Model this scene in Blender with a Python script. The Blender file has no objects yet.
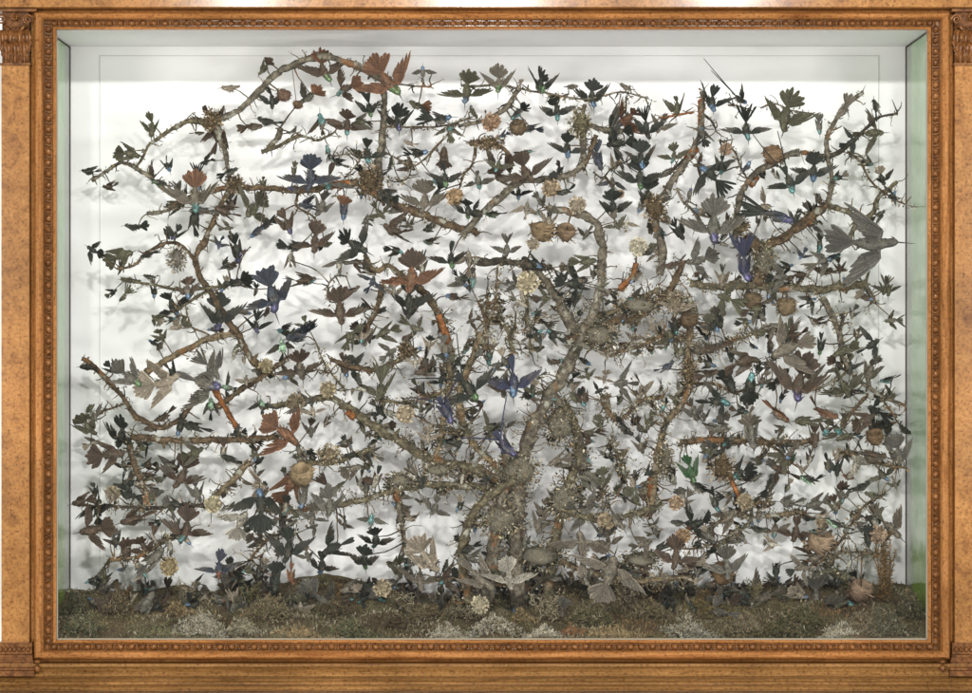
import bpy, math, random
from mathutils import Vector, Matrix, noise
R = math.radians
random.seed(11)
sc = bpy.context.scene
COL = sc.collection
CAMD = 4.6
PX = 0.002
CX, CY = 486.0, 346.5

def at(px, py, y):
    k = PX * (CAMD + y) / CAMD
    return Vector(((px - CX) * k, y, (CY - py) * k))

# ------------------------------------------------------------------ helpers
class MB:
    """collects verts / faces / per-vertex colours / material slots and links them as one mesh"""
    def __init__(s):
        s.v = []; s.f = []; s.c = []; s.m = []; s.sm = []
    def add(s, vs, fs, col=(.5, .5, .5), mat=0, smooth=True):
        o = len(s.v)
        s.v += [tuple(p) for p in vs]
        if isinstance(col, list): s.c += col
        else: s.c += [col] * len(vs)
        for f in fs:
            s.f.append(tuple(i + o for i in f)); s.m.append(mat); s.sm.append(smooth)
    def box(s, x0, x1, y0, y1, z0, z1, col=(.5, .5, .5), mat=0):
        s.add([(x0,y0,z0),(x1,y0,z0),(x1,y1,z0),(x0,y1,z0),(x0,y0,z1),(x1,y0,z1),(x1,y1,z1),(x0,y1,z1)],
              [(0,3,2,1),(4,5,6,7),(0,1,5,4),(1,2,6,5),(2,3,7,6),(3,0,4,7)], col, mat, False)
    def tube(s, pts, rads, n=7, col=(.5, .5, .5), mat=0, jit=0.0, cap=True, rng=random):
        vs = []; fs = []
        m = len(pts)
        up = Vector((0.13, -1, 0.2)).normalized()
        for i, p in enumerate(pts):
            t = (pts[min(i + 1, m - 1)] - pts[max(i - 1, 0)])
            if t.length < 1e-9: t = Vector((0, 0, 1))
            t.normalize()
            a = t.cross(up)
            if a.length < 1e-4: a = t.cross(Vector((1, 0, 0)))
            a.normalize(); b = t.cross(a)
            for k in range(n):
                th = 2 * math.pi * k / n
                r = rads[i] * (1 + (rng.uniform(-jit, jit) if jit else 0))
                vs.append(p + (a * math.cos(th) + b * math.sin(th)) * r)
        for i in range(m - 1):
            for k in range(n):
                k2 = (k + 1) % n
                fs.append((i * n + k, i * n + k2, (i + 1) * n + k2, (i + 1) * n + k))
        if cap:
            fs.append(tuple(reversed(range(n))))
            fs.append(tuple((m - 1) * n + k for k in range(n)))
        s.add(vs, fs, col, mat)
    def ell(s, c, r, nu=8, nv=5, col=(.5, .5, .5), mat=0, jit=0.0, rng=random):
        vs = []; fs = []
        for j in range(nv + 1):
            ph = math.pi * j / nv
            for i in range(nu):
                th = 2 * math.pi * i / nu
                q = 1 + (rng.uniform(-jit, jit) if jit else 0)
                vs.append((c[0] + r[0] * math.sin(ph) * math.cos(th) * q,
                           c[1] + r[1] * math.sin(ph) * math.sin(th) * q, c[2] + r[2] * math.cos(ph) * q))
        for j in range(nv):
            for i in range(nu):
                i2 = (i + 1) % nu
                fs.append((j * nu + i, (j + 1) * nu + i, (j + 1) * nu + i2, j * nu + i2))
        s.add(vs, fs, col, mat)
    def flake(s, p, d, side, w, l, curl, col):
        """a small curled leaf of lichen or moss: three rows of verts"""
        nrm = d.cross(side)
        if nrm.length < 1e-5: nrm = Vector((0, -1, 0))
        nrm.normalize()
        rows = ((0, .45, 0), (.55, 1, .35), (1, .3, 1))
        vs = []
        for t, ww, cu in rows:
            c = p + d * (l * t) + nrm * (curl * l * cu)
            vs += [c - side * (w * ww * .5), c + side * (w * ww * .5)]
        s.add(vs, [(0, 1, 3, 2), (2, 3, 5, 4)], col, 0, True)
    def build(s, name, mats, parent=None):
        me = bpy.data.meshes.new(name)
        me.from_pydata(s.v, [], s.f)
        if not isinstance(mats, (list, tuple)): mats = [mats]
        for m in mats: me.materials.append(m)
        me.polygons.foreach_set('material_index', s.m)
        me.polygons.foreach_set('use_smooth', s.sm)
        at_ = me.color_attributes.new('tint', 'FLOAT_COLOR', 'POINT')
        flat = []
        for c in s.c: flat += [c[0], c[1], c[2], 1.0]
        at_.data.foreach_set('color', flat)
        me.update()
        o = bpy.data.objects.new(name, me)
        COL.objects.link(o)
        if parent: o.parent = parent
        return o

def empty(name, loc=(0, 0, 0)):
    o = bpy.data.objects.new(name, None); COL.objects.link(o); o.location = loc
    o.empty_display_size = .02
    return o
def tag(o, label=None, cat=None, group=None, kind=None):
    if label: o['label'] = label
    if cat: o['category'] = cat
    if group: o['group'] = group
    if kind: o['kind'] = kind
    return o
def rndv(rng=random):
    while True:
        v = Vector((rng.uniform(-1, 1), rng.uniform(-1, 1), rng.uniform(-1, 1)))
        if .05 < v.length < 1: return v.normalized()

# ------------------------------------------------------------------ materials
def newmat(name):
    m = bpy.data.materials.new(name); m.use_nodes = True
    nt = m.node_tree; b = nt.nodes['Principled BSDF']
    return m, nt, b
def nd(nt, t, **kw):
    n = nt.nodes.new(t)
    for k, v in kw.items(): setattr(n, k, v)
    return n
def ramp(nt, stops, src):
    r = nd(nt, 'ShaderNodeValToRGB')
    e = r.color_ramp.elements
    while len(e) < len(stops): e.new(.5)
    for q, (p, c) in zip(e, stops):
        q.position = p; q.color = (c[0], c[1], c[2], 1)
    nt.links.new(src, r.inputs[0])
    return r
def noise_n(nt, scale, detail=4, rough=.6, vec=None, dist=0):
    n = nd(nt, 'ShaderNodeTexNoise')
    n.inputs['Scale'].default_value = scale; n.inputs['Detail'].default_value = detail
    n.inputs['Roughness'].default_value = rough; n.inputs['Distortion'].default_value = dist
    if vec is not None: nt.links.new(vec, n.inputs['Vector'])
    return n
def bump(nt, b, src, strength, dist):
    u = nd(nt, 'ShaderNodeBump')
    u.inputs['Strength'].default_value = strength; u.inputs['Distance'].default_value = dist
    nt.links.new(src, u.inputs['Height']); nt.links.new(u.outputs[0], b.inputs['Normal'])
def mixc(nt, mode, fac, a, b):
    m = nd(nt, 'ShaderNodeMix', data_type='RGBA', blend_type=mode)
    if isinstance(fac, float): m.inputs[0].default_value = fac
    else: nt.links.new(fac, m.inputs[0])
    for sock, v in ((m.inputs[6], a), (m.inputs[7], b)):
        if isinstance(v, tuple): sock.default_value = (*v, 1)
        else: nt.links.new(v, sock)
    return m.outputs[2]

def wood(name, light, mid, dark, stretch, rough=.38):
    m, nt, b = newmat(name)
    g = nd(nt, 'ShaderNodeNewGeometry')
    mp = nd(nt, 'ShaderNodeMapping'); mp.inputs['Scale'].default_value = stretch
    nt.links.new(g.outputs['Position'], mp.inputs[0])
    n1 = noise_n(nt, 26, 6, .62, mp.outputs[0], 1.2)
    r1 = ramp(nt, [(.28, dark), (.48, mid), (.72, light)], n1.outputs[0])
    n2 = noise_n(nt, 5, 3, .5, g.outputs['Position'])
    r2 = ramp(nt, [(.3, (.72, .70, .66)), (.7, (1.12, 1.1, 1.08))], n2.outputs[0])
    c = mixc(nt, 'MULTIPLY', 1.0, r1.outputs[0], r2.outputs[0])
    n3 = noise_n(nt, 170, 4, .65, g.outputs['Position'])
    r3 = ramp(nt, [(.34, (.42, .33, .26)), (.44, (.86, .84, .8)), (.6, (1.12, 1.1, 1.06))], n3.outputs[0])
    c = mixc(nt, 'MULTIPLY', .9, c, r3.outputs[0])
    nt.links.new(c, b.inputs['Base Color'])
    b.inputs['Roughness'].default_value = rough
    b.inputs['Coat Weight'].default_value = .35; b.inputs['Coat Roughness'].default_value = .14; b.inputs['Specular IOR Level'].default_value = .08
    bump(nt, b, n1.outputs[0], .15, .002)
    return m
W_BURR = wood('burr_wood', (.40, .20, .064), (.31, .143, .042), (.18, .074, .021), (1, 1, 1))
W_RAIL_H = wood('rail_wood_horizontal', (.43, .205, .075), (.33, .142, .044), (.20, .072, .019), (.25, 2, 3))
W_RAIL_V = wood('rail_wood_upright', (.42, .205, .078), (.33, .145, .046), (.19, .072, .020), (3, 2, .25))
W_CARVE = wood('carved_wood', (.26, .115, .038), (.155, .062, .018), (.065, .024, .008), (2, 2, 2), .33)
W_LEDGE = wood('ledge_wood', (.29, .155, .055), (.21, .106, .034), (.13, .06, .018), (.2, 2, 4))

def plain(name, col, rough=.7, nscale=8, var=.06, bmp=0, spec=.3):
    m, nt, b = newmat(name)
    g = nd(nt, 'ShaderNodeNewGeometry')
    n = noise_n(nt, nscale, 5, .6, g.outputs['Position'])
    lo = tuple(c * (1 - var) for c in col); hi = tuple(min(1, c * (1 + var)) for c in col)
    r = ramp(nt, [(.3, lo), (.7, hi)], n.outputs[0])
    nt.links.new(r.outputs[0], b.inputs['Base Color'])
    b.inputs['Roughness'].default_value = rough
    b.inputs['Specular IOR Level'].default_value = spec
    if bmp:
        n2 = noise_n(nt, 140, 3, .6, g.outputs['Position']); bump(nt, b, n2.outputs[0], bmp, .002)
    return m
M_WHITE = plain('white_paint', (.835, .82, .815), .75, 3, .025, .1)
M_SEAM = plain('grey_seam', (.62, .62, .60), .8)
M_ROOMWALL = plain('room_wall', (.90, .89, .86), .9, 2, .02)
M_DARK = plain('dark_gap', (.05, .03, .02), .8)

def side_mat():  # side glass: its greenish reflections are painted into the base colour
    m, nt, b = newmat('side_painted_reflection')
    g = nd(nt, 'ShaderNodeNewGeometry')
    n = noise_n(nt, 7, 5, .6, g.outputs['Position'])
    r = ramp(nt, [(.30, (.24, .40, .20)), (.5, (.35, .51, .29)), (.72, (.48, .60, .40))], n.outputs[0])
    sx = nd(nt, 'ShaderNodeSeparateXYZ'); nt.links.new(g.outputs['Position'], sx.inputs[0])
    # outside green caught in the lower glass, painted in with a wavering edge
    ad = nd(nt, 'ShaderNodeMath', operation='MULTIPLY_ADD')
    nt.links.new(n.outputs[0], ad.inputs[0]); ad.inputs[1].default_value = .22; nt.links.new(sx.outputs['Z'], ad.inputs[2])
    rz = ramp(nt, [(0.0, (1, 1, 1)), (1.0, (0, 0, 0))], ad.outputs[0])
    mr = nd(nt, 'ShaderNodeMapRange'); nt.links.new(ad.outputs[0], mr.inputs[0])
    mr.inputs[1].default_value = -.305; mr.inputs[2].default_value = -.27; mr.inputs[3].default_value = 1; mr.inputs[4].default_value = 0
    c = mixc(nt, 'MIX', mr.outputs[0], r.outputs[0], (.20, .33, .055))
    # grey reflection in the glass beside the back corner, painted into the colour
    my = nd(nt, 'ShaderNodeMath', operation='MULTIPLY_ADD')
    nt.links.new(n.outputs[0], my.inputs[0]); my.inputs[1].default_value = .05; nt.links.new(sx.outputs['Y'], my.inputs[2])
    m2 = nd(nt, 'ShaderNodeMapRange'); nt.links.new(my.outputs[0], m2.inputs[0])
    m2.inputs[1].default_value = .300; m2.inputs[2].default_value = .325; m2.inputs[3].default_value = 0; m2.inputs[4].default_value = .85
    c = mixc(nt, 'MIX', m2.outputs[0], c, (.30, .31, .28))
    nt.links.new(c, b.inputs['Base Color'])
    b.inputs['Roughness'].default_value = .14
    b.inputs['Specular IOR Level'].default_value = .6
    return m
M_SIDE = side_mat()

def glass_mat():
    m = bpy.data.materials.new('front_glass'); m.use_nodes = True
    nt = m.node_tree; nt.nodes.clear()
    out = nd(nt, 'ShaderNodeOutputMaterial'); mx = nd(nt, 'ShaderNodeMixShader')
    tr = nd(nt, 'ShaderNodeBsdfTransparent'); tr.inputs[0].default_value = (.985, .99, .985, 1)
    gl = nd(nt, 'ShaderNodeBsdfGlossy'); gl.inputs['Roughness'].default_value = .03
    fr = nd(nt, 'ShaderNodeFresnel'); fr.inputs[0].default_value = 1.33
    nt.links.new(fr.outputs[0], mx.inputs[0]); nt.links.new(tr.outputs[0], mx.inputs[1]); nt.links.new(gl.outputs[0], mx.inputs[2])
    nt.links.new(mx.outputs[0], out.inputs[0])
    return m
M_GLASS = glass_mat()

def tint_mat(name, rough, spec=.4, metallic=0, nscale=500, var=.3, bmp=.3, sheen=0):
    m, nt, b = newmat(name)
    a = nd(nt, 'ShaderNodeAttribute'); a.attribute_name = 'tint'
    g = nd(nt, 'ShaderNodeNewGeometry')
    n = noise_n(nt, nscale, 3, .6, g.outputs['Position'])
    r = ramp(nt, [(.3, (1 - var,) * 3), (.7, (1 + var,) * 3)], n.outputs[0])
    c = mixc(nt, 'MULTIPLY', 1.0, a.outputs['Color'], r.outputs[0])
    nt.links.new(c, b.inputs['Base Color'])
    b.inputs['Roughness'].default_value = rough; b.inputs['Specular IOR Level'].default_value = spec
    b.inputs['Metallic'].default_value = metallic
    if sheen: b.inputs['Sheen Weight'].default_value = sheen
    if bmp: bump(nt, b, n.outputs[0], bmp, .001)
    return m
M_PLUME = tint_mat('plumage', .62, .22, 0, 560, .75, .9)
M_IRID = tint_mat('iridescent_plumage', .30, .6, .4, 600, .6, .8)
M_BEAK = tint_mat('beak_horn', .4, .4, 0, 300, .1, 0)
M_FLAKE = tint_mat('lichen_flakes', .9, .15, 0, 300, .25, .3)

def bark_mat():
    m, nt, b = newmat('bark')
    g = nd(nt, 'ShaderNodeNewGeometry')
    a = nd(nt, 'ShaderNodeAttribute'); a.attribute_name = 'tint'
    n1 = noise_n(nt, 95, 6, .7, g.outputs['Position'])
    r1 = ramp(nt, [(.32, (.22, .20, .18)), (.48, (.78, .75, .70)), (.66, (1.9, 1.82, 1.68))], n1.outputs[0])
    c = mixc(nt, 'MULTIPLY', 1.0, a.outputs['Color'], r1.outputs[0])
    n2 = noise_n(nt, 30, 4, .6, g.outputs['Position'])
    r2 = ramp(nt, [(.60, (0, 0, 0)), (.66, (1, 1, 1))], n2.outputs[0])
    c = mixc(nt, 'MIX', r2.outputs[0], c, (.30, .29, .235))      # grey crustose lichen
    n4 = noise_n(nt, 17, 3, .55, g.outputs['Position'], .4)
    r4 = ramp(nt, [(.61, (0, 0, 0)), (.69, (.85, .85, .85))], n4.outputs[0])
    c = mixc(nt, 'MIX', r4.outputs[0], c, (.215, .10, .038))     # flaked bark showing orange wood
    nt.links.new(c, b.inputs['Base Color'])
    b.inputs['Roughness'].default_value = .85; b.inputs['Specular IOR Level'].default_value = .2
    bump(nt, b, n1.outputs[0], .9, .004)
    return m
M_BARK = bark_mat()

def soil_mat():
    m, nt, b = newmat('soil')
    g = nd(nt, 'ShaderNodeNewGeometry')
    n1 = noise_n(nt, 12, 6, .65, g.outputs['Position'])
    r1 = ramp(nt, [(.28, (.06, .042, .026)), (.46, (.14, .10, .06)), (.62, (.17, .15, .08)), (.78, (.28, .23, .15))], n1.outputs[0])
    n2 = noise_n(nt, 240, 4, .7, g.outputs['Position'])
    r2 = ramp(nt, [(.3, (.5,) * 3), (.7, (1.5,) * 3)], n2.outputs[0])
    c = mixc(nt, 'MULTIPLY', 1.0, r1.outputs[0], r2.outputs[0])
    nt.links.new(c, b.inputs['Base Color']); b.inputs['Roughness'].default_value = .95
    b.inputs['Specular IOR Level'].default_value = .1
    bump(nt, b, n2.outputs[0], 1.0, .006)
    return m
M_SOIL = soil_mat()

# ------------------------------------------------------------------ the case
DEP = 0.35                       # depth of the inside of the case
XS_L = (CX - 70) * PX * (CAMD + DEP) / CAMD
XS_R = (906 - CX) * PX * (CAMD + DEP) / CAMD
ZC = (CY - 46.5) * PX * (CAMD + DEP) / CAMD
ZF = -.64
case = empty('display_case', (0, 0, ZF))
tag(case, 'large honey-coloured wooden display case with glass front, carved capitals and white interior', 'display case')
def cpart(mb, name, mat): 
    o = mb.build(name, mat, case); o.location = (0, 0, -ZF); return o

b = MB(); b.box(-XS_L - .03, XS_R + .03, DEP, DEP + .02, ZF - .02, ZC + .03); cpart(b, 'back_panel', M_WHITE)
pl, pr_, pt = at(99.5, 0, DEP).x, at(878, 0, DEP).x, at(0, 55.5, DEP).z
b = MB()
b.box(pl, pl + .0018, DEP - .0018, DEP, ZF, pt); cpart(b, 'panel_seam', M_SEAM)
b = MB(); b.box(pr_, pr_ + .0022, DEP - .0022, DEP, ZF, pt); cpart(b, 'panel_seam', M_SEAM); b = MB()
b.box(pl + .002, pr_ - .0002, DEP - .0016, DEP, pt - .0013, pt)
cpart(b, 'panel_seam', M_SEAM)
b = MB(); b.box(-XS_L - .03, XS_R + .03, .004, DEP - .001, ZC, ZC + .02); cpart(b, 'ceiling_board', M_WHITE)
b = MB(); b.box(-XS_L - .02, -XS_L, .004, DEP - .001, ZF, ZC - .001); cpart(b, 'side_pane', M_SIDE)  # glass side built opaque, reflections held in its colour
b = MB(); b.box(XS_R, XS_R + .02, .004, DEP - .001, ZF, ZC - .001); cpart(b, 'side_pane', M_SIDE)
# dark corner beads where the sides meet the back
for xa, xb in ((-XS_L, -XS_L + .0017), (XS_R - .0017, XS_R)):
    b = MB(); b.box(xa, xb, DEP - .0028, DEP - .0012, ZF, ZC - .002); cpart(b, 'corner_bead', M_DARK)
    b = MB(); b.box(xa, xb, .05, DEP - .003, ZC - .0035, ZC - .0015); cpart(b, 'top_bead', M_DARK)
b = MB(); b.box(-XS_L - .03, XS_R + .03, .004, DEP + .02, ZF - .03, ZF - .001); cpart(b, 'floor_board', W_RAIL_H)

# frame: a moulded profile swept round the opening, four mitred rails
OX0, OX1, OY0, OY1 = 57, 927, 30, 639.5
wL, wR, wT, wB = 25, 25, 19.5, 21.5
prof = [(0, .004), (0, -.010), (.07, -.013), (.13, -.011), (.15, -.004), (.45, -.006), (.47, -.020), (.53, -.027), (.62, -.030),
        (.72, -.029), (.80, -.025), (.86, -.016), (.89, -.008), (1.0, -.006), (1.0, .03)]
def corner(i, d):
    x = (OX0 - wL * d) if i in (0, 3) else (OX1 + wR * d)
    y = (OY0 - wT * d) if i in (0, 1) else (OY1 + wB * d)
    return (x - CX) * PX, (CY - y) * PX
def refine(p, n=1):
    return p
for (i, j, nm, mat) in ((0, 1, 'frame_rail', W_RAIL_H), (1, 2, 'frame_rail', W_RAIL_V), (2, 3, 'frame_rail', W_RAIL_H), (3, 0, 'frame_rail', W_RAIL_V)):
    b = MB(); vs = []; fs = []
    for (d, y) in prof:
        xa, za = corner(i, d); xb, zb = corner(j, d)
        vs += [(xa, y, za), (xb, y, zb)]
    for k in range(len(prof) - 1):
        fs.append((2 * k, 2 * k + 1, 2 * k + 3, 2 * k + 2))
    b.add(vs, fs, smooth=False); cpart(b, nm, mat)
    # egg and dart moulding in the channel
    e = MB()
    (xa, za), (xb, zb) = corner(i, .30), corner(j, .30)
    L = math.hypot(xb - xa, zb - za); n = int(L / (5.5 * PX * 2)); hor = abs(xb - xa) > abs(zb - za)
    wd = {0: wT, 1: wR, 2: wB, 3: wL}[i] * PX
    for q in range(n):
        t = (q + .5) / n; x = xa + (xb - xa) * t; z = za + (zb - za) * t
        lo, sh = L / n * .34, wd * .15
        e.ell((x, -.010, z), (lo if hor else sh, .0075, sh if hor else lo), 8, 6)
        t = (q + 1) / n; x = xa + (xb - xa) * t; z = za + (zb - za) * t
        lo = L / n * .09
        e.ell((x, -.008, z), (lo if hor else sh * 1.05, .007, sh * 1.05 if hor else lo), 6, 4)
    for d0, d1 in ((.155, .185), (.415, .445)):
        (xa, za), (xb, zb) = corner(i, d0), corner(j, d0)
        (xc, zc), (xd, zd) = corner(i, d1), corner(j, d1)
        e.add([(xa, -.0045, za), (xb, -.0045, zb), (xa, -.012, za), (xb, -.012, zb), (xc, -.012, zc), (xd, -.012, zd), (xc, -.0045, zc), (xd, -.0045, zd)],
              [(0, 1, 3, 2), (2, 3, 5, 4), (4, 5, 7, 6)], smooth=False)
    cpart(e, 'egg_moulding', W_CARVE)

# glass pane
b = MB(); b.box((OX0 - 6 - CX) * PX, (OX1 + 6 - CX) * PX, .0045, .0075, (CY - OY1 - 4) * PX, (CY - OY0 + 5) * PX)
cpart(b, 'glass_pane', M_GLASS)
# pale putty line round the glass at sides and foot
b = MB()
for (xa, xb, ya, yb) in ((OX0, OX0 + .8, OY0 + 12, OY1), (OX1 - .8, OX1, OY0 + 12, OY1), (OX0 + .9, OX1 - .9, OY1 - 1.2, OY1)):
    b.box((xa - CX) * PX, (xb - CX) * PX, -.002, .0035, (CY - yb) * PX, (CY - ya) * PX)
cpart(b, 'putty_line', plain('putty', (.30, .27, .20), .6))

def extr(profile, x0, x1, mat, name, closed=True):
    """profile of (y, z) points extruded along x"""
    b = MB(); n = len(profile); vs = [(x0, y, z) for y, z in profile] + [(x1, y, z) for y, z in profile]
    fs = [(k, (k + 1) % n, (k + 1) % n + n, k + n) for k in range(n if closed else n - 1)]
    if closed: fs += [tuple(range(n)), tuple(range(2 * n - 1, n - 1, -1))]
    b.add(vs, fs, smooth=False)
    return cpart(b, name, mat)
def zz(py): return (CY - py) * PX
def xx(px): return (px - CX) * PX
# architrave over the glass
extr([(.03, zz(10.2)), (-.030, zz(10.2)), (-.034, zz(9.4)), (-.034, zz(-6)), (-.050, zz(-8)), (-.06, zz(-20)), (-.075, zz(-34)), (-.075, zz(-40)), (.03, zz(-40))],
     xx(-40), xx(1012), W_BURR, 'architrave')
# ledge under the glass: a run of ridges and hollows
extr([(.03, zz(661.6)), (-.034, zz(661.6)), (-.036, zz(664)), (-.030, zz(667)), (-.026, zz(670.5)), (-.030, zz(674)), (-.044, zz(676)), (-.048, zz(677.5)), (-.044, zz(679)),
      (-.043, zz(681)), (-.052, zz(683)), (-.056, zz(685)), (-.052, zz(687)), (-.030, zz(688.4)), (-.030, zz(689.6)), (.03, zz(689.6))], xx(-40), xx(1012), W_LEDGE, 'ledge')
for x0, x1 in ((-40, 35.6), (37.2, 944), (945.6, 1012)):
    extr([(.03, zz(690)), (-.034, zz(690)), (-.034, zz(730)), (.03, zz(730))], xx(x0), xx(x1), W_BURR, 'base_panel')
# carcass sides behind the pilasters
def pilaster(x0, x1, side):
    p = empty('pilaster'); p.parent = case; p.location = (0, 0, -ZF)
    b = MB(); b.box(xx(x0), xx(x1), -.024, .05, zz(641), zz(66)); b.build('shaft', W_BURR, p)
    cx = (x0 + x1) / 2; hw = (x1 - x0) / 2
    # capital: bell, two rows of acanthus leaves, corner scrolls, flower, abacus
    k = MB()
    zb, zt = zz(67), zz(11)
    H = zt - zb
    k.box(xx(x0) + .001, xx(x1) - .001, -.022, .049, zb + .002, zt - .006)
    k.box(xx(x0 - 1.5), xx(x1 + 1.5), -.030, .048, zb, zb + .0045)
    k.build('bell', W_CARVE, p)
    lf = MB()
    def leaf(xc, z0, h, w, out):
        vs = []; fs = []
        rows = 9
        for r_ in range(rows):
            t = r_ / (rows - 1)
            ww = w * (.62 + .5 * math.sin(min(1, t * 1.05) * math.pi * .80)) * (1 - .5 * max(0, t - .75) * 4 * .6)
            ww *= 1 + .16 * (1 if r_ % 2 else -1)
            yo = -.024 - out * (t ** 2.2)
            z = z0 + h * t - (h * .22 * max(0, t - .8) * 5 * max(0, t - .8) * 5 * .5)
            for q in range(7):
                u = (q / 6 - .5) * 2
                vs.append((xc + u * ww * .5, yo - .0035 * math.cos(u * math.pi * 1.5) - .002 * (1 - abs(u)), z))
        for r_ in range(rows - 1):
            for q in range(6):
                a = r_ * 7 + q; fs.append((a, a + 1, a + 8, a + 7))
        lf.add(vs, fs)
    W = (x1 - x0) * PX
    for q in range(3): leaf(xx(x0) + W * (q + .5) / 3, zb + .005, H * .40, W / 3.1, .012)
    for q in range(2): leaf(xx(x0) + W * (q + 1) / 3, zb + H * .28, H * .38, W / 2.9, .014)
    for q in (0, 3): leaf(xx(x0) + W * (.06 + .88 * q / 3), zb + H * .24, H * .42, W / 3.5, .014)
    for q in range(6):
        lf.tube([Vector((xx(x0) + W * (q + .5) / 6, -.026, zb + .006)), Vector((xx(x0) + W * (q + .5) / 6, -.028, zb + H * .26))], [.0012, .0008], 5)
    lf.build('acanthus_leaf', W_CARVE, p)
    for sgn in (-1, 1):
        v = MB(); pts = []; rr = []
        c0 = Vector((xx(cx) + sgn * (W * .5 - .001), -.036, zb + H * .80))
        for i in range(34):
            th = i / 33 * math.pi * 3.6
            rad = .0105 * (1 - i / 40)
            pts.append(c0 + Vector((sgn * math.cos(th) * rad, -.003 * i / 33, math.sin(th) * rad))); rr.append(.0026 * (1 - i / 60))
        v.tube(pts, rr, 6)
        pts = [c0 + Vector((-sgn * .006, .002, -.012)), c0 + Vector((-sgn * .016, .006, -.022)), c0 + Vector((-sgn * .02, .010, -.034))]
        v.tube(pts, [.003, .004, .003], 6)
        v.build('scroll', W_CARVE, p)
    fl = MB(); fc = Vector((xx(cx), -.034, zb + H * .86))
    for q in range(8):
        th = q / 8 * 2 * math.pi
        fl.ell((fc.x + math.cos(th) * .0055, fc.y, fc.z + math.sin(th) * .0055), (.0032, .004, .0032), 7, 5)
    fl.ell((fc.x, fc.y - .003, fc.z), (.003, .004, .003), 7, 5)
    for q in range(7):
        fl.ell((xx(x0) + W * (q + .5) / 7, -.028, zb + H * .68), (.0022, .004, .003), 6, 5)
    fl.build('carved_flower', W_CARVE, p)
    ab = MB(); ab.box(xx(x0 - 4), xx(x1 + 8) if side < 0 else xx(x1 + 4), -.033, .04, zt - .0058, zt - .0004)
    ab.build('abacus', W_CARVE, p)
    # base: bead row, fillets, hollow and plinth
    bs = MB()
    n = 7
    for q in range(n):
        bs.ell((xx(x0 - 2) + (x1 - x0 + 4) * PX * (q + .5) / n, -.029, zz(647.5)), ((x1 - x0 + 4) * PX / n * .42, .006, .0055), 8, 6)
    bs.box(xx(x0 - 3), xx(x1 + 3), -.027, .045, zz(652.5), zz(641))
    bs.box(xx(x0 - 4), xx(x1 + 4), -.034, .045, zz(655), zz(652.7))
    for i in range(5):
        t = i / 4
        bs.box(xx(x0 - 4 - t * 2.5), xx(x1 + 4 + t * 2.5), -.030 - .010 * t * t, .045, zz(657.5 + 2.5 * i), zz(655.2 + 2.5 * i))
    bs.box(xx(x0 - 7), xx(x1 + 7), -.045, .045, zz(673), zz(667.8))
    bs.build('plinth', W_CARVE, p)
    return p
pilaster(4, 31.5, -1)
pilaster(952.5, 984, 1)
# little dark blocks where rail meets plinth and capital
for x0, x1 in ((37.5, 44.5), (935.5, 942.5)):
    b = MB()
    for y0, y1 in ((657, 661), (661.8, 670)):
        b.ell((xx((x0 + x1) / 2), -.036, zz((y0 + y1) / 2)), ((x1 - x0) * PX * .5, .008, (y1 - y0) * PX * .5), 9, 6)
    cpart(b, 'carved_stop', W_CARVE)

b = MB(); b.box(-2.6, 2.6, .62, .66, -1.6, 2.2)
tag(b.build('wall', M_ROOMWALL), kind='structure')

# ------------------------------------------------------------------ ground inside the case
def ground_h(x, y):
    t = max(0, min(1, (y - .01) / (DEP - .01)))
    h = -.592 + .070 * t ** .8
    v = Vector((x * 4.2, y * 5, 1.3))
    h += .032 * noise.noise(v) * (0.2 + t) + .016 * noise.noise(v * 3.1) + .007 * noise.noise(v * 8)
    h += .016 * math.exp(-((x + .78) / .13) ** 2) * t - .012 * math.exp(-((x + .15) / .05) ** 2) * (1 - t)
    return h
b = MB(); nx, ny = 220, 46
vs = []; fs = []
for j in range(ny):
    for i in range(nx):
        x = -XS_L + .001 + (XS_R + XS_L - .002) * i / (nx - 1); y = .010 + (DEP - .012) * j / (ny - 1)
        vs.append((x, y, ground_h(x, y)))
for j in range(ny - 1):
    for i in range(nx - 1):
        a = j * nx + i; fs.append((a, a + 1, a + nx + 1, a + nx))
b.add(vs, fs)
# front skirt down to the board
o0 = len(b.v)
for i in range(nx):
    b.v.append((vs[i][0], .010, ZF + .001)); b.c.append((.5, .5, .5))
for i in range(nx - 1):
    b.f.append((i, o0 + i, o0 + i + 1, i + 1)); b.m.append(0); b.sm.append(True)
tag(b.build('ground', M_SOIL), kind='structure')

mossc = [(.17, .145, .075), (.23, .185, .10), (.14, .115, .07), (.29, .24, .16), (.36, .31, .22), (.17, .165, .085), (.09, .068, .045), (.23, .15, .075)]
mb = MB(); rg = random.Random(5)
for q in range(34000):
    x = rg.uniform(-XS_L + .01, XS_R - .01); y = rg.uniform(.014, DEP - .012)
    n_ = noise.noise(Vector((x * 9, y * 9, 4)))
    if n_ < -.22 and rg.random() < .8: continue
    z = ground_h(x, y)
    ci = int((noise.noise(Vector((x * 5, y * 6, 9))) * .9 + .5) * 7.99); ci = max(0, min(7, ci + rg.choice((-1, 0, 0, 1))))
    c = mossc[ci]; f_ = rg.uniform(.6, 1.35)
    d = (Vector((0, -.25, 1)) + rndv(rg) * .9).normalized(); s_ = d.cross(rndv(rg)).normalized()
    l = rg.uniform(.003, .0095)
    mb.flake(Vector((x, y, z - .001)), d, s_, l * rg.uniform(.12, .34), l, rg.uniform(-.5, .5), (c[0] * f_, c[1] * f_, c[2] * f_))
tag(mb.build('moss', M_FLAKE), 'brown and olive moss covering the soil along the foot of the case', 'moss', kind='stuff')

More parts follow.
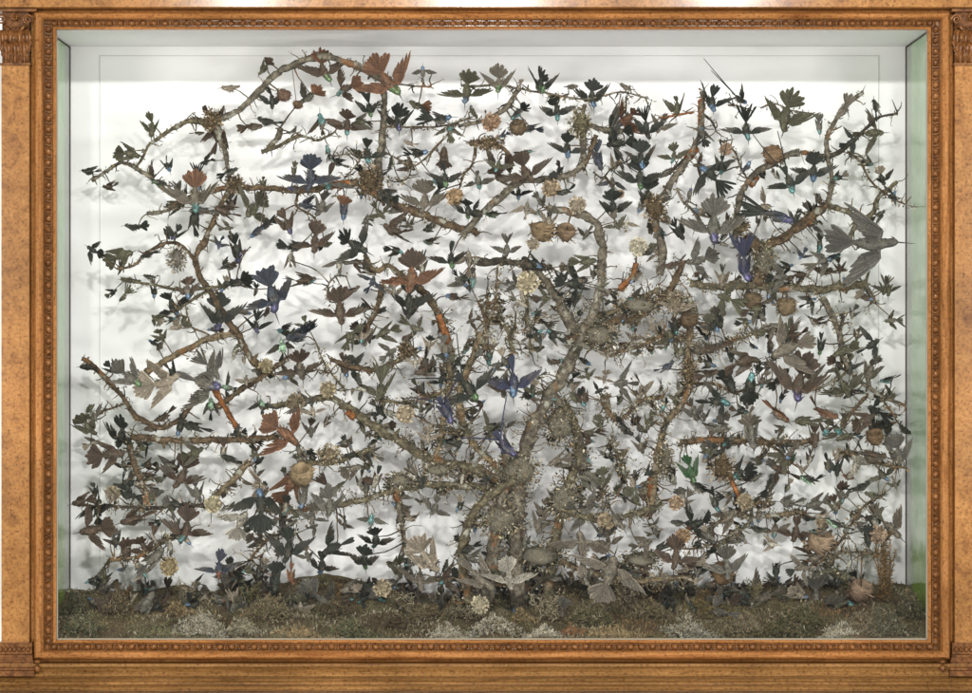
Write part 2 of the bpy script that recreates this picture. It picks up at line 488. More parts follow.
# ------------------------------------------------------------------ the tree
# (points in photo pixels, start radius, end radius, tint)
GREY = (.135, .12, .095); BRN = (.105, .074, .046); RST = (.21, .085, .032); DRK = (.05, .043, .034); OLV = (.115, .10, .066); TAN = (.18, .14, .09)
TRUNK = [
 ([(518, 606), (516, 560), (517, 515), (519, 480), (530, 435), (548, 400), (566, 368), (580, 340), (590, 322)], 12, 8, GREY),
 ([(548, 604), (552, 560), (560, 510), (574, 470), (580, 445), (572, 420), (562, 400)], 10, 6, OLV),
 ([(487, 602), (492, 560), (500, 510), (507, 470), (508, 450)], 11, 7, GREY),
 ([(470, 602), (462, 560), (470, 520), (490, 495), (515, 480)], 7, 6, OLV)]
BR = [
 ([(588, 325), (600, 290), (602, 245), (596, 224), (575, 214), (549, 207)], 8, 5, GREY),
 ([(575, 332), (562, 305), (543, 277), (533, 266)], 8, 5, GREY),
 ([(475, 262), (500, 261), (525, 264), (553, 268)], 6, 5, DRK),
 ([(341, 404), (360, 416), (385, 433), (412, 450), (440, 462), (475, 470), (512, 486)], 6, 8, OLV),
 ([(348, 411), (356, 417)], 6.5, 6.5, RST),
 ([(360, 184), (382, 196), (405, 208), (440, 221), (478, 234)], 8, 5, BRN),
 ([(384, 80), (385, 110), (382, 140), (379, 165), (378, 190)], 4.5, 6, GREY),
 ([(384, 80), (362, 69), (340, 60), (318, 57), (290, 66), (270, 80), (252, 98), (238, 111), (222, 118)], 4.5, 4, GREY),
 ([(222, 118), (205, 122), (186, 122), (165, 134), (150, 144), (143, 157), (136, 167)], 4, 1.2, OLV),
 ([(92, 181), (104, 172), (116, 165), (126, 163), (147, 175), (165, 190), (186, 199)], 2, 2.5, GREY),
 ([(216, 122), (220, 140), (227, 160), (229, 184)], 4, 2, GREY),
 ([(170, 206), (195, 196), (228, 188), (265, 188), (300, 191), (330, 186), (358, 182)], 3, 5.5, BRN), ([(328, 186), (338, 184), (350, 182)], 5.2, 5.6, RST),
 ([(231, 186), (218, 212), (205, 240), (196, 258), (199, 275), (211, 293), (226, 318), (238, 336), (250, 357), (262, 369)], 3.2, 4.5, BRN),
 ([(147, 214), (166, 211), (182, 204), (200, 197)], 2.2, 2, GREY),
 ([(117, 269), (134, 265), (148, 252), (168, 243), (182, 246), (196, 262)], 1.4, 2.5, BRN),
 ([(124, 281), (150, 284), (180, 290), (210, 288), (236, 283)], 1.5, 2, OLV),
 ([(178, 310), (192, 300), (206, 291)], 1.5, 2, OLV),
 ([(180, 315), (188, 318), (191, 327), (206, 333), (215, 339)], 1.2, 1.2, BRN),
 ([(141, 376), (165, 361), (190, 347), (215, 337), (238, 334)], 4, 3.6, TAN),
 ([(82, 358), (98, 370), (113, 386), (126, 401), (133, 414), (148, 423), (164, 428), (184, 415), (198, 396)], 3.2, 3.2, BRN),
 ([(92, 424), (101, 412), (113, 408), (130, 402)], 1.2, 1.3, BRN),
 ([(130, 436), (170, 440), (215, 440), (250, 440), (278, 437)], 5, 4.5, BRN),
 ([(128, 440), (133, 462), (141, 480), (149, 500)], 4, 3.2, BRN),
 ([(96, 505), (125, 507), (152, 508), (180, 505), (206, 506)], 1.8, 2.4, DRK),
 ([(216, 407), (240, 391), (270, 371), (288, 359)], 3.6, 3, BRN),
 ([(211, 382), (222, 402), (238, 430)], 4.4, 3, RST),
 ([(250, 462), (240, 472), (225, 487), (214, 498)], 4.5, 3, TAN),
 ([(262, 408), (300, 402), (325, 398), (343, 403)], 4, 5, OLV),
 ([(298, 445), (300, 455), (303, 470)], 3, 3.5, GREY),
 ([(303, 462), (330, 463), (355, 455), (372, 448)], 3, 2.5, OLV),
 ([(258, 508), (290, 512), (330, 506), (362, 500), (396, 490), (430, 485), (470, 486), (505, 492)], 3, 6, OLV),
 ([(396, 492), (400, 512), (404, 542)], 4.5, 3, GREY), ([(396.5, 489), (397.5, 501)], 5, 5, RST),
 ([(365, 255), (371, 268), (379, 271), (388, 265), (399, 274), (412, 283)], 4, 5, TAN),
 ([(383, 284), (378, 305), (368, 325), (362, 336)], 4, 3.4, BRN),
 ([(418, 286), (430, 300), (440, 318), (447, 337), (450, 352)], 4.4, 4.6, BRN), ([(438, 315), (444, 328), (449, 346)], 5, 5, RST),
 ([(450, 352), (450, 380), (445, 410), (440, 440), (436, 458)], 3, 3, TAN),
 ([(480, 333), (474, 352), (466, 372), (460, 392), (462, 420), (478, 448), (500, 470)], 5.5, 5, TAN),
 ([(485, 350), (486, 325), (483, 312), (478, 301)], 4.5, 1.6, BRN),
 ([(486, 326), (492, 313), (496, 300), (497, 268)], 3, 1, BRN), ([(487, 318), (487, 292)], 1.6, .9, DRK),
 ([(513, 352), (509, 335), (502, 322), (498, 314)], 3, 1.4, OLV), ([(511, 338), (515, 322), (516, 312)], 2, 1, OLV),
 ([(530, 352), (530, 335), (533, 322), (536, 316)], 2, 1.4, OLV), ([(526, 292), (527, 310), (527, 326)], 2.6, 1.8, OLV),
 ([(568, 342), (590, 330), (615, 322), (640, 314), (662, 300), (676, 280), (683, 262)], 8, 5, BRN),
 ([(598, 316), (620, 308), (640, 300), (660, 288)], 5, 3, OLV), ([(620, 290), (632, 276), (636, 262)], 5, 4, RST),
 ([(702, 92), (702, 108), (701, 128), (692, 152), (678, 172), (665, 190), (656, 210), (657, 232), (662, 252), (660, 275)], 3.5, 6, GREY),
 ([(702, 100), (701, 126)], 4.4, 4.2, RST), ([(697, 148), (686, 160)], 4.6, 4.6, RST),
 ([(736, 232), (738, 208), (744, 188), (756, 173), (772, 164), (786, 156), (800, 152)], 4, 3.6, GREY),
 ([(757, 176), (750, 186)], 4.4, 4.2, RST),
 ([(800, 152), (828, 156), (848, 146), (862, 132), (880, 117), (897, 114)], 3, 1.6, DRK),
 ([(744, 240), (765, 246), (785, 237), (812, 216), (826, 206)], 8, 6, BRN), ([(800, 227), (814, 215)], 6, 5, RST),
 ([(826, 206), (831, 190), (832, 178), (828, 158), (827, 138), (838, 116), (848, 104), (863, 92)], 3.2, 2.6, GREY),
 ([(830, 207), (846, 211), (858, 219), (872, 214), (877, 200), (887, 190), (897, 182)], 3.6, 2.6, OLV),
 ([(858, 218), (853, 230), (850, 244)], 3.6, 2.5, GREY),
 ([(848, 152), (860, 162), (870, 180), (886, 194), (900, 202), (912, 207)], 1.6, .9, BRN), ([(846, 153), (858, 154), (867, 163)], 1.2, .7, GREY),
 ([(690, 283), (720, 287), (752, 286), (790, 288), (830, 289), (858, 285), (866, 283)], 5, 6, OLV), ([(864, 282), (869, 292), (874, 303)], 3.6, 2.6, GREY),
 ([(752, 240), (760, 258), (757, 284)], 9, 7, BRN),
 ([(822, 298), (832, 316), (839, 332), (842, 350), (848, 368), (866, 386), (886, 398), (905, 405)], 3.8, 2, GREY),
 ([(838, 330), (843, 320), (842, 314)], 1.8, 2.6, DRK),
 ([(690, 296), (691, 325), (688, 355), (690, 380), (684, 400), (668, 422), (658, 450), (654, 478), (652, 505)], 4.6, 5, TAN), ([(651, 478), (651, 496)], 5.6, 5.6, RST),
 ([(680, 442), (715, 440), (750, 441), (785, 442), (815, 440)], 4, 3, BRN),
 ([(760, 442), (778, 450), (788, 462)], 2.5, 1.6, BRN),
 ([(868, 394), (852, 412), (842, 428)], 2.4, 1.6, BRN), ([(880, 397), (890, 410), (900, 426)], 1.3, .9, BRN),
 ([(846, 452), (870, 462), (905, 468)], 3, 1.6, TAN),
 ([(727, 470), (733, 484), (739, 497), (746, 508)], 3, 3, RST),
 ([(766, 516), (785, 514), (802, 513)], 3, 2.4, TAN),
 ([(818, 563), (834, 548), (848, 530), (862, 508), (884, 494)], 2, 1.4, BRN), ([(826, 560), (842, 552), (880, 554)], 1, .9, DRK),
 ([(395, 84), (415, 86), (431, 87)], 1.6, 1, GREY),
 ([(464, 87), (498, 85), (520, 89), (545, 93), (566, 97), (588, 99), (606, 95), (622, 92), (646, 98)], 1.5, 1.1, GREY),
 ([(518, 90), (508, 106), (494, 116), (478, 122), (458, 126)], 3.2, 2.2, GREY),
 ([(585, 104), (584, 118), (598, 128), (622, 132)], 2.2, 3.4, GREY), ([(626, 97), (626, 114)], 1.2, 1, DRK),
 ([(582, 122), (584, 146), (580, 166), (562, 176), (540, 180), (519, 182), (497, 200), (477, 218), (462, 236)], 4.6, 5.5, GREY),
 ([(596, 135), (588, 158), (582, 170)], 3, 3, BRN), ([(593, 172), (602, 178), (608, 172), (618, 165), (626, 162)], 1.2, .9, DRK),
 ([(386, 127), (420, 127), (444, 126), (470, 118)], 1.3, 1, BRN), ([(380, 150), (402, 161), (415, 166), (436, 147), (461, 119)], 1.3, 1.6, BRN),
 ([(412, 166), (408, 178), (398, 182), (388, 180)], .9, .8, DRK),
 ([(476, 148), (472, 165), (463, 175), (461, 184)], 2, 1, BRN), ([(470, 143), (490, 143), (505, 150), (512, 162)], 4, 2, BRN),
 ([(660, 118), (678, 115), (694, 112)], 1.2, 1.6, RST), ([(672, 172), (690, 152), (705, 138)], 1.4, 1.2, DRK),
 ([(703, 114), (712, 122), (716, 131)], 1.4, 1, DRK), ([(728, 105), (742, 107), (753, 111)], 1.1, .8, BRN),
 ([(760, 108), (775, 104), (790, 110), (812, 114), (822, 118)], 1.2, 1.1, GREY),
 ([(720, 140), (735, 152), (740, 166), (749, 181)], 1.3, 1.3, BRN), ([(677, 188), (682, 200), (694, 212), (702, 226)], 1.3, 2.6, GREY),
 ([(300, 190), (296, 205), (312, 216), (322, 228)], 1.6, 1.2, BRN), ([(344, 178), (360, 160), (352, 154), (334, 156)], 1, .9, GREY),
 ([(280, 128), (276, 140), (268, 148)], 4, 3, GREY), ([(262, 152), (278, 146), (300, 136), (318, 140), (335, 132)], 3, 1.2, OLV),
 ([(330, 302), (328, 286), (336, 276), (346, 276)], 1.3, 1, GREY), ([(345, 390), (330, 372), (322, 358), (316, 343)], 1.5, 1, OLV),
 ([(300, 374), (318, 370), (328, 373), (336, 365)], 1.1, 1, BRN), ([(330, 360), (350, 366), (372, 370), (395, 362), (414, 352)], 2.6, 3, BRN),
 ([(380, 400), (405, 402), (430, 396), (450, 390)], 1.6, 1.6, OLV), ([(462, 430), (440, 428), (420, 418)], 1.6, 1, GREY),
 ([(610, 440), (622, 466), (624, 476)], 1.4, 1, OLV), ([(585, 482), (602, 488), (606, 500), (600, 520)], 1.4, 1.2, GREY),
 ([(560, 508), (600, 520), (640, 512), (660, 500)], 4, 3, OLV), ([(600, 400), (618, 420), (640, 402), (664, 396)], 2.2, 2.6, BRN),
 ([(590, 345), (612, 352), (640, 346), (664, 336), (688, 340)], 2.4, 2, BRN), ([(690, 352), (720, 346), (748, 336), (768, 330)], 2.2, 1.4, OLV),
 ([(690, 384), (715, 384), (736, 392), (760, 384), (786, 382)], 2, 1.6, BRN), ([(786, 382), (810, 390), (836, 380), (850, 368)], 2, 2, OLV),
 ([(440, 580), (466, 578), (495, 582), (530, 588)], 4, 4, BRN), ([(560, 560), (590, 572), (640, 580), (690, 576)], 4, 3, TAN),
 ([(110, 560), (140, 556), (165, 540), (188, 530)], 2.5, 1.8, TAN), ([(250, 560), (262, 544), (275, 535), (296, 534)], 2, 1.2, BRN),
 ([(700, 535), (722, 520), (745, 508), (770, 500)], 2, 1.8, BRN), ([(676, 548), (700, 548), (722, 540), (740, 528)], 1.4, 1.1, GREY),
]
rb = random.Random(21)
def smooth_path(pts, step=3.0):
    out = []
    n = len(pts)
    for i in range(n - 1):
        p0 = pts[max(i - 1, 0)]; p1 = pts[i]; p2 = pts[i + 1]; p3 = pts[min(i + 2, n - 1)]
        L = math.hypot(p2[0] - p1[0], p2[1] - p1[1]); m = max(2, int(L / step))
        for q in range(m):
            t = q / m
            out.append(tuple(.5 * (2 * p1[k] + (p2[k] - p0[k]) * t + (2 * p0[k] - 5 * p1[k] + 4 * p2[k] - p3[k]) * t * t + (3 * p1[k] - p0[k] - 3 * p2[k] + p3[k]) * t ** 3) for k in range(len(p1))))
    out.append(pts[-1])
    return out
def depth_field(x, y):
    """how far behind the glass the boughs run at this place: a smooth, rolling surface"""
    d = .185 + .075 * noise.noise(Vector((x / 120.0, y / 120.0, .7)))
    e = max(abs(x - 492) / 430, 0)
    return max(.08, min(.28, d - .0 * e))
tree = empty('dead_tree', at(520, 604, .18))
tag(tree, 'bare lichen-covered tree with many twisting boughs spreading across the case', 'tree')
NODES = []          # (px, py, y, branch index)
def branch_mesh(mb, pts, r0, r1, tint, idx, bias, jit=.24):
    sp = smooth_path(pts)
    P = []; RR = []; C = []
    m = len(sp)
    ph = rb.uniform(0, 99)
    for i, q in enumerate(sp):
        t = i / max(1, m - 1)
        y = depth_field(*q) + bias
        r = (.86 if max(r0, r1) < 5 else .70) * (r0 + (r1 - r0) * t) * PX * (1 + .30 * noise.noise(Vector((i * .22, ph, 0))) + .12 * noise.noise(Vector((i * .8, ph, 3))))
        wob = max(r0, r1) * .35
        px = q[0] + wob * noise.noise(Vector((i * .25, ph, 7))); py = q[1] + wob * noise.noise(Vector((i * .25, ph, 11)))
        P.append(at(px, py, y)); RR.append(max(r, .0009))
        NODES.append((px, py, y, idx))
    n = 9 if max(r0, r1) > 5 else 7 if max(r0, r1) > 2 else 5
    cols = []
    for i in range(m):
        f_ = 1 + .4 * noise.noise(Vector((i * .12, ph, 21)))
        cols += [(tint[0] * f_, tint[1] * f_, tint[2] * f_)] * n
    mb.tube(P, RR, n, cols, 0, jit)
    # knobs and snapped stubs
    if max(r0, r1) > 2.4:
        for i in range(2, m - 2, 3):
            if rb.random() < .45:
                d = rndv(rb); d.y *= .6
                L = RR[i] * rb.uniform(1.2, 2.6)
                mb.tube([P[i], P[i] + d * L * .6, P[i] + d * L], [RR[i] * .7, RR[i] * .45, RR[i] * .2], 5, tint, 0, .2)
    return P, RR
TB = {}
tm = MB()
for k, (pts, r0, r1, tint) in enumerate(TRUNK):
    branch_mesh(tm, pts, r0, r1, tint, -1, (-.0, .01, -.012, -.03)[k], .2)
TB[-1] = tm
for k, (pts, r0, r1, tint) in enumerate(BR):
    m_ = MB(); TB[k] = m_
    branch_mesh(m_, pts, r0, r1, tint, k, rb.uniform(-.008, .008) if tint is not RST else -.004)

# fine side twigs, each in the mesh of the bough it springs from
flakes = MB()
LICH = [(.30, .27, .20), (.22, .20, .13), (.36, .31, .23), (.16, .15, .09), (.25, .19, .11), (.18, .12, .06), (.40, .37, .30), (.12, .11, .07), (.07, .06, .04), (.15, .13, .09)]
def put_flakes(p, n, rad, rng, size=(.003, .0075), pal=LICH):
    for _ in range(n):
        d = rndv(rng); q = p + Vector((d.x * rad, d.y * rad, d.z * rad)) * rng.uniform(.3, 1.0)
        d2 = (d + rndv(rng) * .7).normalized(); s_ = d2.cross(rndv(rng))
        if s_.length < 1e-3: continue
        s_.normalize(); l = rng.uniform(*size); c = rng.choice(pal); f_ = rng.choice((.45, .7, .9, 1.1, 1.5))
        flakes.flake(q, d2, s_, l * rng.uniform(.3, .75), l, rng.uniform(-.5, .5), (c[0] * f_, c[1] * f_, c[2] * f_))
def zone(px, py):
    """how overgrown the photo is here: bare at the upper edges, thick around the trunk and above the soil"""
    c = math.exp(-((px - 560) / 190) ** 2 - ((py - 440) / 125) ** 2)
    d = .75 * math.exp(-((px - 640) / 240) ** 2 - ((py - 330) / 60) ** 2)
    e = .5 * max(0, min(1, (py - 380) / 160))
    h = .6 * math.exp(-((px - 760) / 60) ** 2 - ((py - 260) / 45) ** 2) + .5 * math.exp(-((px - 395) / 60) ** 2 - ((py - 205) / 30) ** 2)
    return .16 + max(c, d, e, h)
nodes0 = list(NODES)
for (px, py, y, k) in nodes0:
    z = zone(px, py)
    for _tw in range(int(rb.random() + .32 + 1.3 * z)):
        a = rb.uniform(0, 2 * math.pi); L = rb.uniform(6, 13 + 12 * min(1, z)); pts = []; x_, y_, d_ = px, py, y
        ns = 5
        for s_ in range(ns + 1):
            pts.append(at(x_, y_, min(.30, max(.05, d_))))
            a += rb.uniform(-.55, .55); x_ += math.cos(a) * L / ns; y_ += math.sin(a) * L / ns; d_ += rb.uniform(-.006, .006)
        c = rb.choice((GREY, BRN, OLV, DRK, TAN)); r = rb.uniform(.5, 1.1) * PX
        TB[k].tube(pts, [r * (1 - .6 * i / ns) for i in range(ns + 1)], 4, c, 0, .15)
        if z > .3 or rb.random() < .35: put_flakes(pts[-1], int(2 + 3 * z), .003 + .003 * z, rb)
    if rb.random() < .5 + z: put_flakes(at(px, py, y), int(3 + 13 * z), .005 + .007 * z, rb)

# ------------------------------------------------------------------ birds
PAL = {'K': (.026, .029, .022), 'B': (.075, .05, .033), 'O': (.085, .08, .048), 'G': (.118, .108, .088), 'T': (.26, .215, .16), 'R': (.155, .075, .040),
       'U': (.045, .051, .066), 'P': (.038, .040, .072), 'N': (.03, .075, .028), 'W': (.29, .265, .215), 'S': (.145, .122, .092), 'M': (.082, .076, .064)}
ACC = {'t': (.12, .26, .25), 'b': (.13, .205, .31), 'p': (.10, .09, .18), 'g': (.11, .19, .085), 'w': (.36, .335, .27), 'r': (.26, .10, .045), 'G': (.36, .52, .36)}
CNAME = {'K': 'blackish', 'B': 'dark brown', 'O': 'olive brown', 'G': 'grey', 'T': 'tan', 'R': 'rust brown', 'U': 'slate blue', 'P': 'purple blue', 'N': 'bright green', 'W': 'pale', 'S': 'grey brown', 'M': 'grey'}
ANAME = {'t': 'teal', 'b': 'blue', 'p': 'purple', 'g': 'green', 'w': 'white', 'r': 'rust', 'G': 'pale green'}

def feather(mb, p, d, side, l, w, col, bend, rng, nr=5, tipw=.25, curve=None):
    nrm = d.cross(side).normalized()
    prof_ = ((0, .35), (.3, .75), (.65, 1), (.9, .8), (1, tipw)) if nr == 5 else ((0, .4), (.5, .9), (.85, 1), (1, tipw))
    vs = []; cs = []
    for t, ww in prof_:
        c = p + d * (l * t) + nrm * (bend * l * t * t)
        if curve is not None: c = c + curve * (l * t * t)
        h = w * ww * .5
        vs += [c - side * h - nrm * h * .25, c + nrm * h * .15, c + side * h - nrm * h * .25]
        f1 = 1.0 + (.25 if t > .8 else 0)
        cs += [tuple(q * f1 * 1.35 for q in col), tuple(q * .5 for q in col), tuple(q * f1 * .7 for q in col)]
    fs = []
    for r_ in range(len(prof_) - 1):
        a = r_ * 3
        fs += [(a, a + 1, a + 4, a + 3), (a + 1, a + 2, a + 5, a + 4)]
    mb.add(vs, fs, cs, 0, True)

def bird_mesh(S, wing, tail, col, acc, tcol, view, rng, streamlen=2.3):
    """one continuous bird of head-to-tail length S: x to the beak, z to the back"""
    mb = MB()
    back = PAL[col]; belly = tuple(.5 * (c + d) for c, d in zip(back, (.20, .18, .14)))
    if acc == 'w': belly = ACC['w']
    ac = ACC.get(acc)
    fat = rng.uniform(1.0, 1.3) if S < .12 else .85
    hb = rng.uniform(-.05, .09)            # head lifted or dropped
    ht = rng.uniform(-.10, .10)
    beak = rng.uniform(.13, .26)
    rings = [(-.12, .015, 0), (-.05, .045, 0), (.04, .082, 0), (.13, .108, -.006), (.22, .112, -.010), (.29, .094, 0), (.345, .070, .012), (.39, .073, .022),
             (.435, .070, .030), (.47, .050, .030), (.492, .022, .026), (.50, .011, .025), (.5 + beak * .5, .008, .022), (.5 + beak, .002, .015)]
    n = 10; vs = []; cs = []; fs = []; ms = []
    for (x, r, zo) in rings:
        t = max(0, min(1, (x - .25) / .2))
        for k in range(n):
            th = 2 * math.pi * k / n
            jj = 1 + rng.uniform(-.07, .07) if x < .49 else 1
            y = math.cos(th) * r * fat * jj + ht * t; z = math.sin(th) * r * fat * jj * .95 + zo + hb * t
            vs.append(Vector((x, y, z)) * S)
            dors = math.sin(th)
            if x >= .495: c = (.02, .018, .015)
            elif ac and acc != 'w' and (x > .30 and (dors < .5 or view == 'd' or acc in 'bpr') or (acc in 'tgG' and x > .12 and dors < -.2)): c = ac
            elif dors < -.25: c = belly
            else: c = back
            if c is not ac and x < .49 and rng.random() < .4:
                mo = rng.choice(((.10, .08, .055), (.05, .045, .034), (.15, .13, .10), (.06, .068, .05))); c = tuple(.55 * p_ + .45 * q_ for p_, q_ in zip(c, mo))
            if c is ac and rng.random() < .45: c = tuple(.4 * p_ + .6 * q_ for p_, q_ in zip(ac, back))
            f_ = rng.uniform(.6, 1.4); cs.append((c[0] * f_, c[1] * f_, c[2] * f_))
            if .0 < x < .47:
                for _ in range(2 if x < .3 else 1):
                    if rng.random() < .55: continue
                    th2 = th + rng.uniform(-.3, .3); rr_ = r * fat * .97
                    pp = Vector((x + rng.uniform(-.03, .03), math.cos(th2) * rr_ + ht * t, math.sin(th2) * rr_ * .95 + zo + hb * t)) * S
                    nn = Vector((0, math.cos(th2), math.sin(th2)))
                    dd = (Vector((-1, 0, 0)) + nn * rng.uniform(.1, .55) + rndv(rng) * .25).normalized(); ss = dd.cross(nn).normalized()
                    ff = rng.uniform(.55, 1.5)
                    mb.flake(pp, dd, ss, .05 * S * min(1, .09 / S), rng.uniform(.06, .12) * S * min(1, .09 / S), rng.uniform(-.3, .1), (c[0] * ff, c[1] * ff, c[2] * ff))
    for i in range(len(rings) - 1):
        for k in range(n):
            k2 = (k + 1) % n
            fs.append((i * n + k, i * n + k2, (i + 1) * n + k2, (i + 1) * n + k))
            x = rings[i][0]
            ms.append(2 if x >= .492 else 1 if (ac and acc != 'w' and x > .28) else 0)
    o = len(mb.v); mb.v += [tuple(v) for v in vs]; mb.c += cs
    mb.f += [tuple(o + q for q in fc) for fc in [tuple(reversed(range(n)))] + fs]; mb.m += [0] + ms; mb.sm += [True] * (len(fs) + 1)
    # eyes sunk into the head
    for sg in (-1, 1):
        mb.ell(((.435) * S, (sg * .060 * fat + ht) * S, (.045 + hb) * S), (.012 * S,) * 3, 6, 4, (.01, .01, .01), 2)
    # tail
    tc = PAL[tcol]
    half = {'f': 27, 'w': 50, 'k': 26, 'n': 9, 'c': 15, 'l': 14, 'L': 42}[tail] * rng.uniform(.85, 1.15)
    nf = {'f': 8, 'w': 10, 'k': 8, 'n': 6, 'c': 6, 'l': 2, 'L': 2}[tail]
    tl = {'f': .42, 'w': .44, 'k': .5, 'n': .42, 'c': .25, 'l': .42 * streamlen, 'L': .42 * streamlen}[tail]
    cock = R(rng.uniform(-12, 34)); roll = R(rng.uniform(-28, 28)); tyaw = rng.uniform(-14, 14)
    if S > .085: cock, roll, tyaw = cock * .3, roll * .3, tyaw * .3
    if view == 's' and tail in 'fwkL': roll = R(rng.choice((-1, 1)) * rng.uniform(50, 80)); 
    M = Matrix.Rotation(roll, 3, 'X') @ Matrix.Rotation(cock, 3, 'Y')
    for i in range(nf):
        u = (i / (nf - 1) - .5) * 2
        an = R(180 + half * u + rng.uniform(-4, 4) + tyaw)
        l = tl * (1 + (.35 * abs(u) if tail == 'k' else -.10 * abs(u) if tail in 'wf' else 0)) * rng.uniform(.86, 1.1)
        d = M @ Vector((math.cos(an), math.sin(an), .03 * u * u)); sd = M @ Vector((-math.sin(an), math.cos(an), .25)).normalized()
        w = {'w': .118, 'f': .088, 'k': .078, 'n': .08, 'c': .08, 'l': .045, 'L': .05}[tail]
        f_ = rng.uniform(.75, 1.25)
        p0 = Vector((-.06, 0, .002 * i))
        if tail in 'lL':
            pts = []; m = 9; ben = rng.uniform(.05, .22) * (-1 if u < 0 else 1)
            for q in range(m):
                t = q / (m - 1); pts.append((p0 + d * l * t + sd * (ben * l * t * t * (1 if tail == 'L' else -.6))) * S)
            mb.tube(pts, [S * .026 * (1 - .55 * q / (m - 1)) for q in range(m)], 5, tuple(c * f_ for c in tc), 0)
        else:
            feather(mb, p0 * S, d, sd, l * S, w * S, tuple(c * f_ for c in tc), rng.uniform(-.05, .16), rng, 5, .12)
    if tail in 'lL':
        for i in range(4):
            an = R(180 + (i - 1.5) * 9); d = Vector((math.cos(an), math.sin(an), 0)); sd = Vector((-math.sin(an), math.cos(an), .2)).normalized()
            feather(mb, Vector((-.05, 0, 0)) * S, d, sd, .28 * S, .08 * S, back, 0, rng, 4)
    # wings
    sweep = {'S': 8, 'V': 42, 'H': 62, 'F': 84}[wing]; step = {'S': 4.0, 'V': 3.8, 'H': 3.6, 'F': 2.2}[wing]
    wl = {'S': .56, 'V': .56, 'H': .50, 'F': .46}[wing] * rng.uniform(.92, 1.12)
    wk = rng.uniform(.45, .85); wc = tuple(wk * a + (1 - wk) * b_ for a, b_ in zip(back, rng.choice(((.12, .105, .08), (.08, .06, .042), (.15, .135, .11)))))
    if col in 'TWR': wc = tuple(a * .9 for a in back)
    for sg in (-1, 1):
        sw = sweep + (0 if wing == 'F' else rng.uniform(-8, 30) if wing == 'S' else rng.uniform(-16, 16))
        dih = R({'S': rng.uniform(-20, 48), 'V': rng.uniform(-5, 50), 'H': rng.uniform(0, 40), 'F': rng.uniform(-38, -12)}[wing])
        M = Matrix.Rotation(sg * dih, 3, 'X')
        root = Vector((.25, sg * .085 * fat, .035))
        arm = Vector((.25, sg * .97, 0)).normalized() * ({'S': .15, 'V': .12, 'H': .07, 'F': .02}[wing])
        wrist = root + M @ arm
        mb.tube([Vector((.24, 0, .0)) * S, (root - Vector((.0, sg * .05, .01))) * S, root * S, wrist * S], [.05 * S, .045 * S, .04 * S, .022 * S], 6, back, 0)
        nfw = 8; sick = None if wing == 'F' else M @ Vector((-rng.uniform(.05, .32), 0, -rng.uniform(0, .14)))
        for i in range(nfw):
            a = R(sw + step * i + rng.uniform(-2, 2))
            d = M @ Vector((-math.sin(a), sg * math.cos(a), -.02 * i)); sd = M @ Vector((-math.cos(a), -sg * math.sin(a), .15)).normalized()
            p = root + (wrist - root) * (1 - i / (nfw - 1) * .9) - Vector((.012 * i * (wing == 'F'), 0, 0))
            l = wl * (1 - .115 * i + .004 * i * i)
            f_ = rng.uniform(.8, 1.2)
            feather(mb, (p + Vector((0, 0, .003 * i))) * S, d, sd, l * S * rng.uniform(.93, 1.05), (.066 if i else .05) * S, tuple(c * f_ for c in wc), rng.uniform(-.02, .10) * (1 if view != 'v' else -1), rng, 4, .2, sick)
        # coverts: short feathers over the roots of the long ones
        for i in range(5):
            a = R(sw + step * (i * 1.5 + .5) + 4)
            d = M @ Vector((-math.sin(a), sg * math.cos(a), .05)); sd = M @ Vector((-math.cos(a), -sg * math.sin(a), .15)).normalized()
            p = root + (wrist - root) * (1 - i / 5) + Vector((0, 0, .014)); cf = rng.uniform(.7, 1.3)
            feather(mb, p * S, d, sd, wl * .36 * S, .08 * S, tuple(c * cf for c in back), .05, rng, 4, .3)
    # tucked legs
    for sg in (-1, 1):
        mb.tube([Vector((.10, sg * .03, -.09)) * S, Vector((.09, sg * .035, -.15)) * S, Vector((.13, sg * .04, -.175)) * S], [.008 * S, .006 * S, .004 * S], 4, (.03, .025, .02), 2)
    return mb

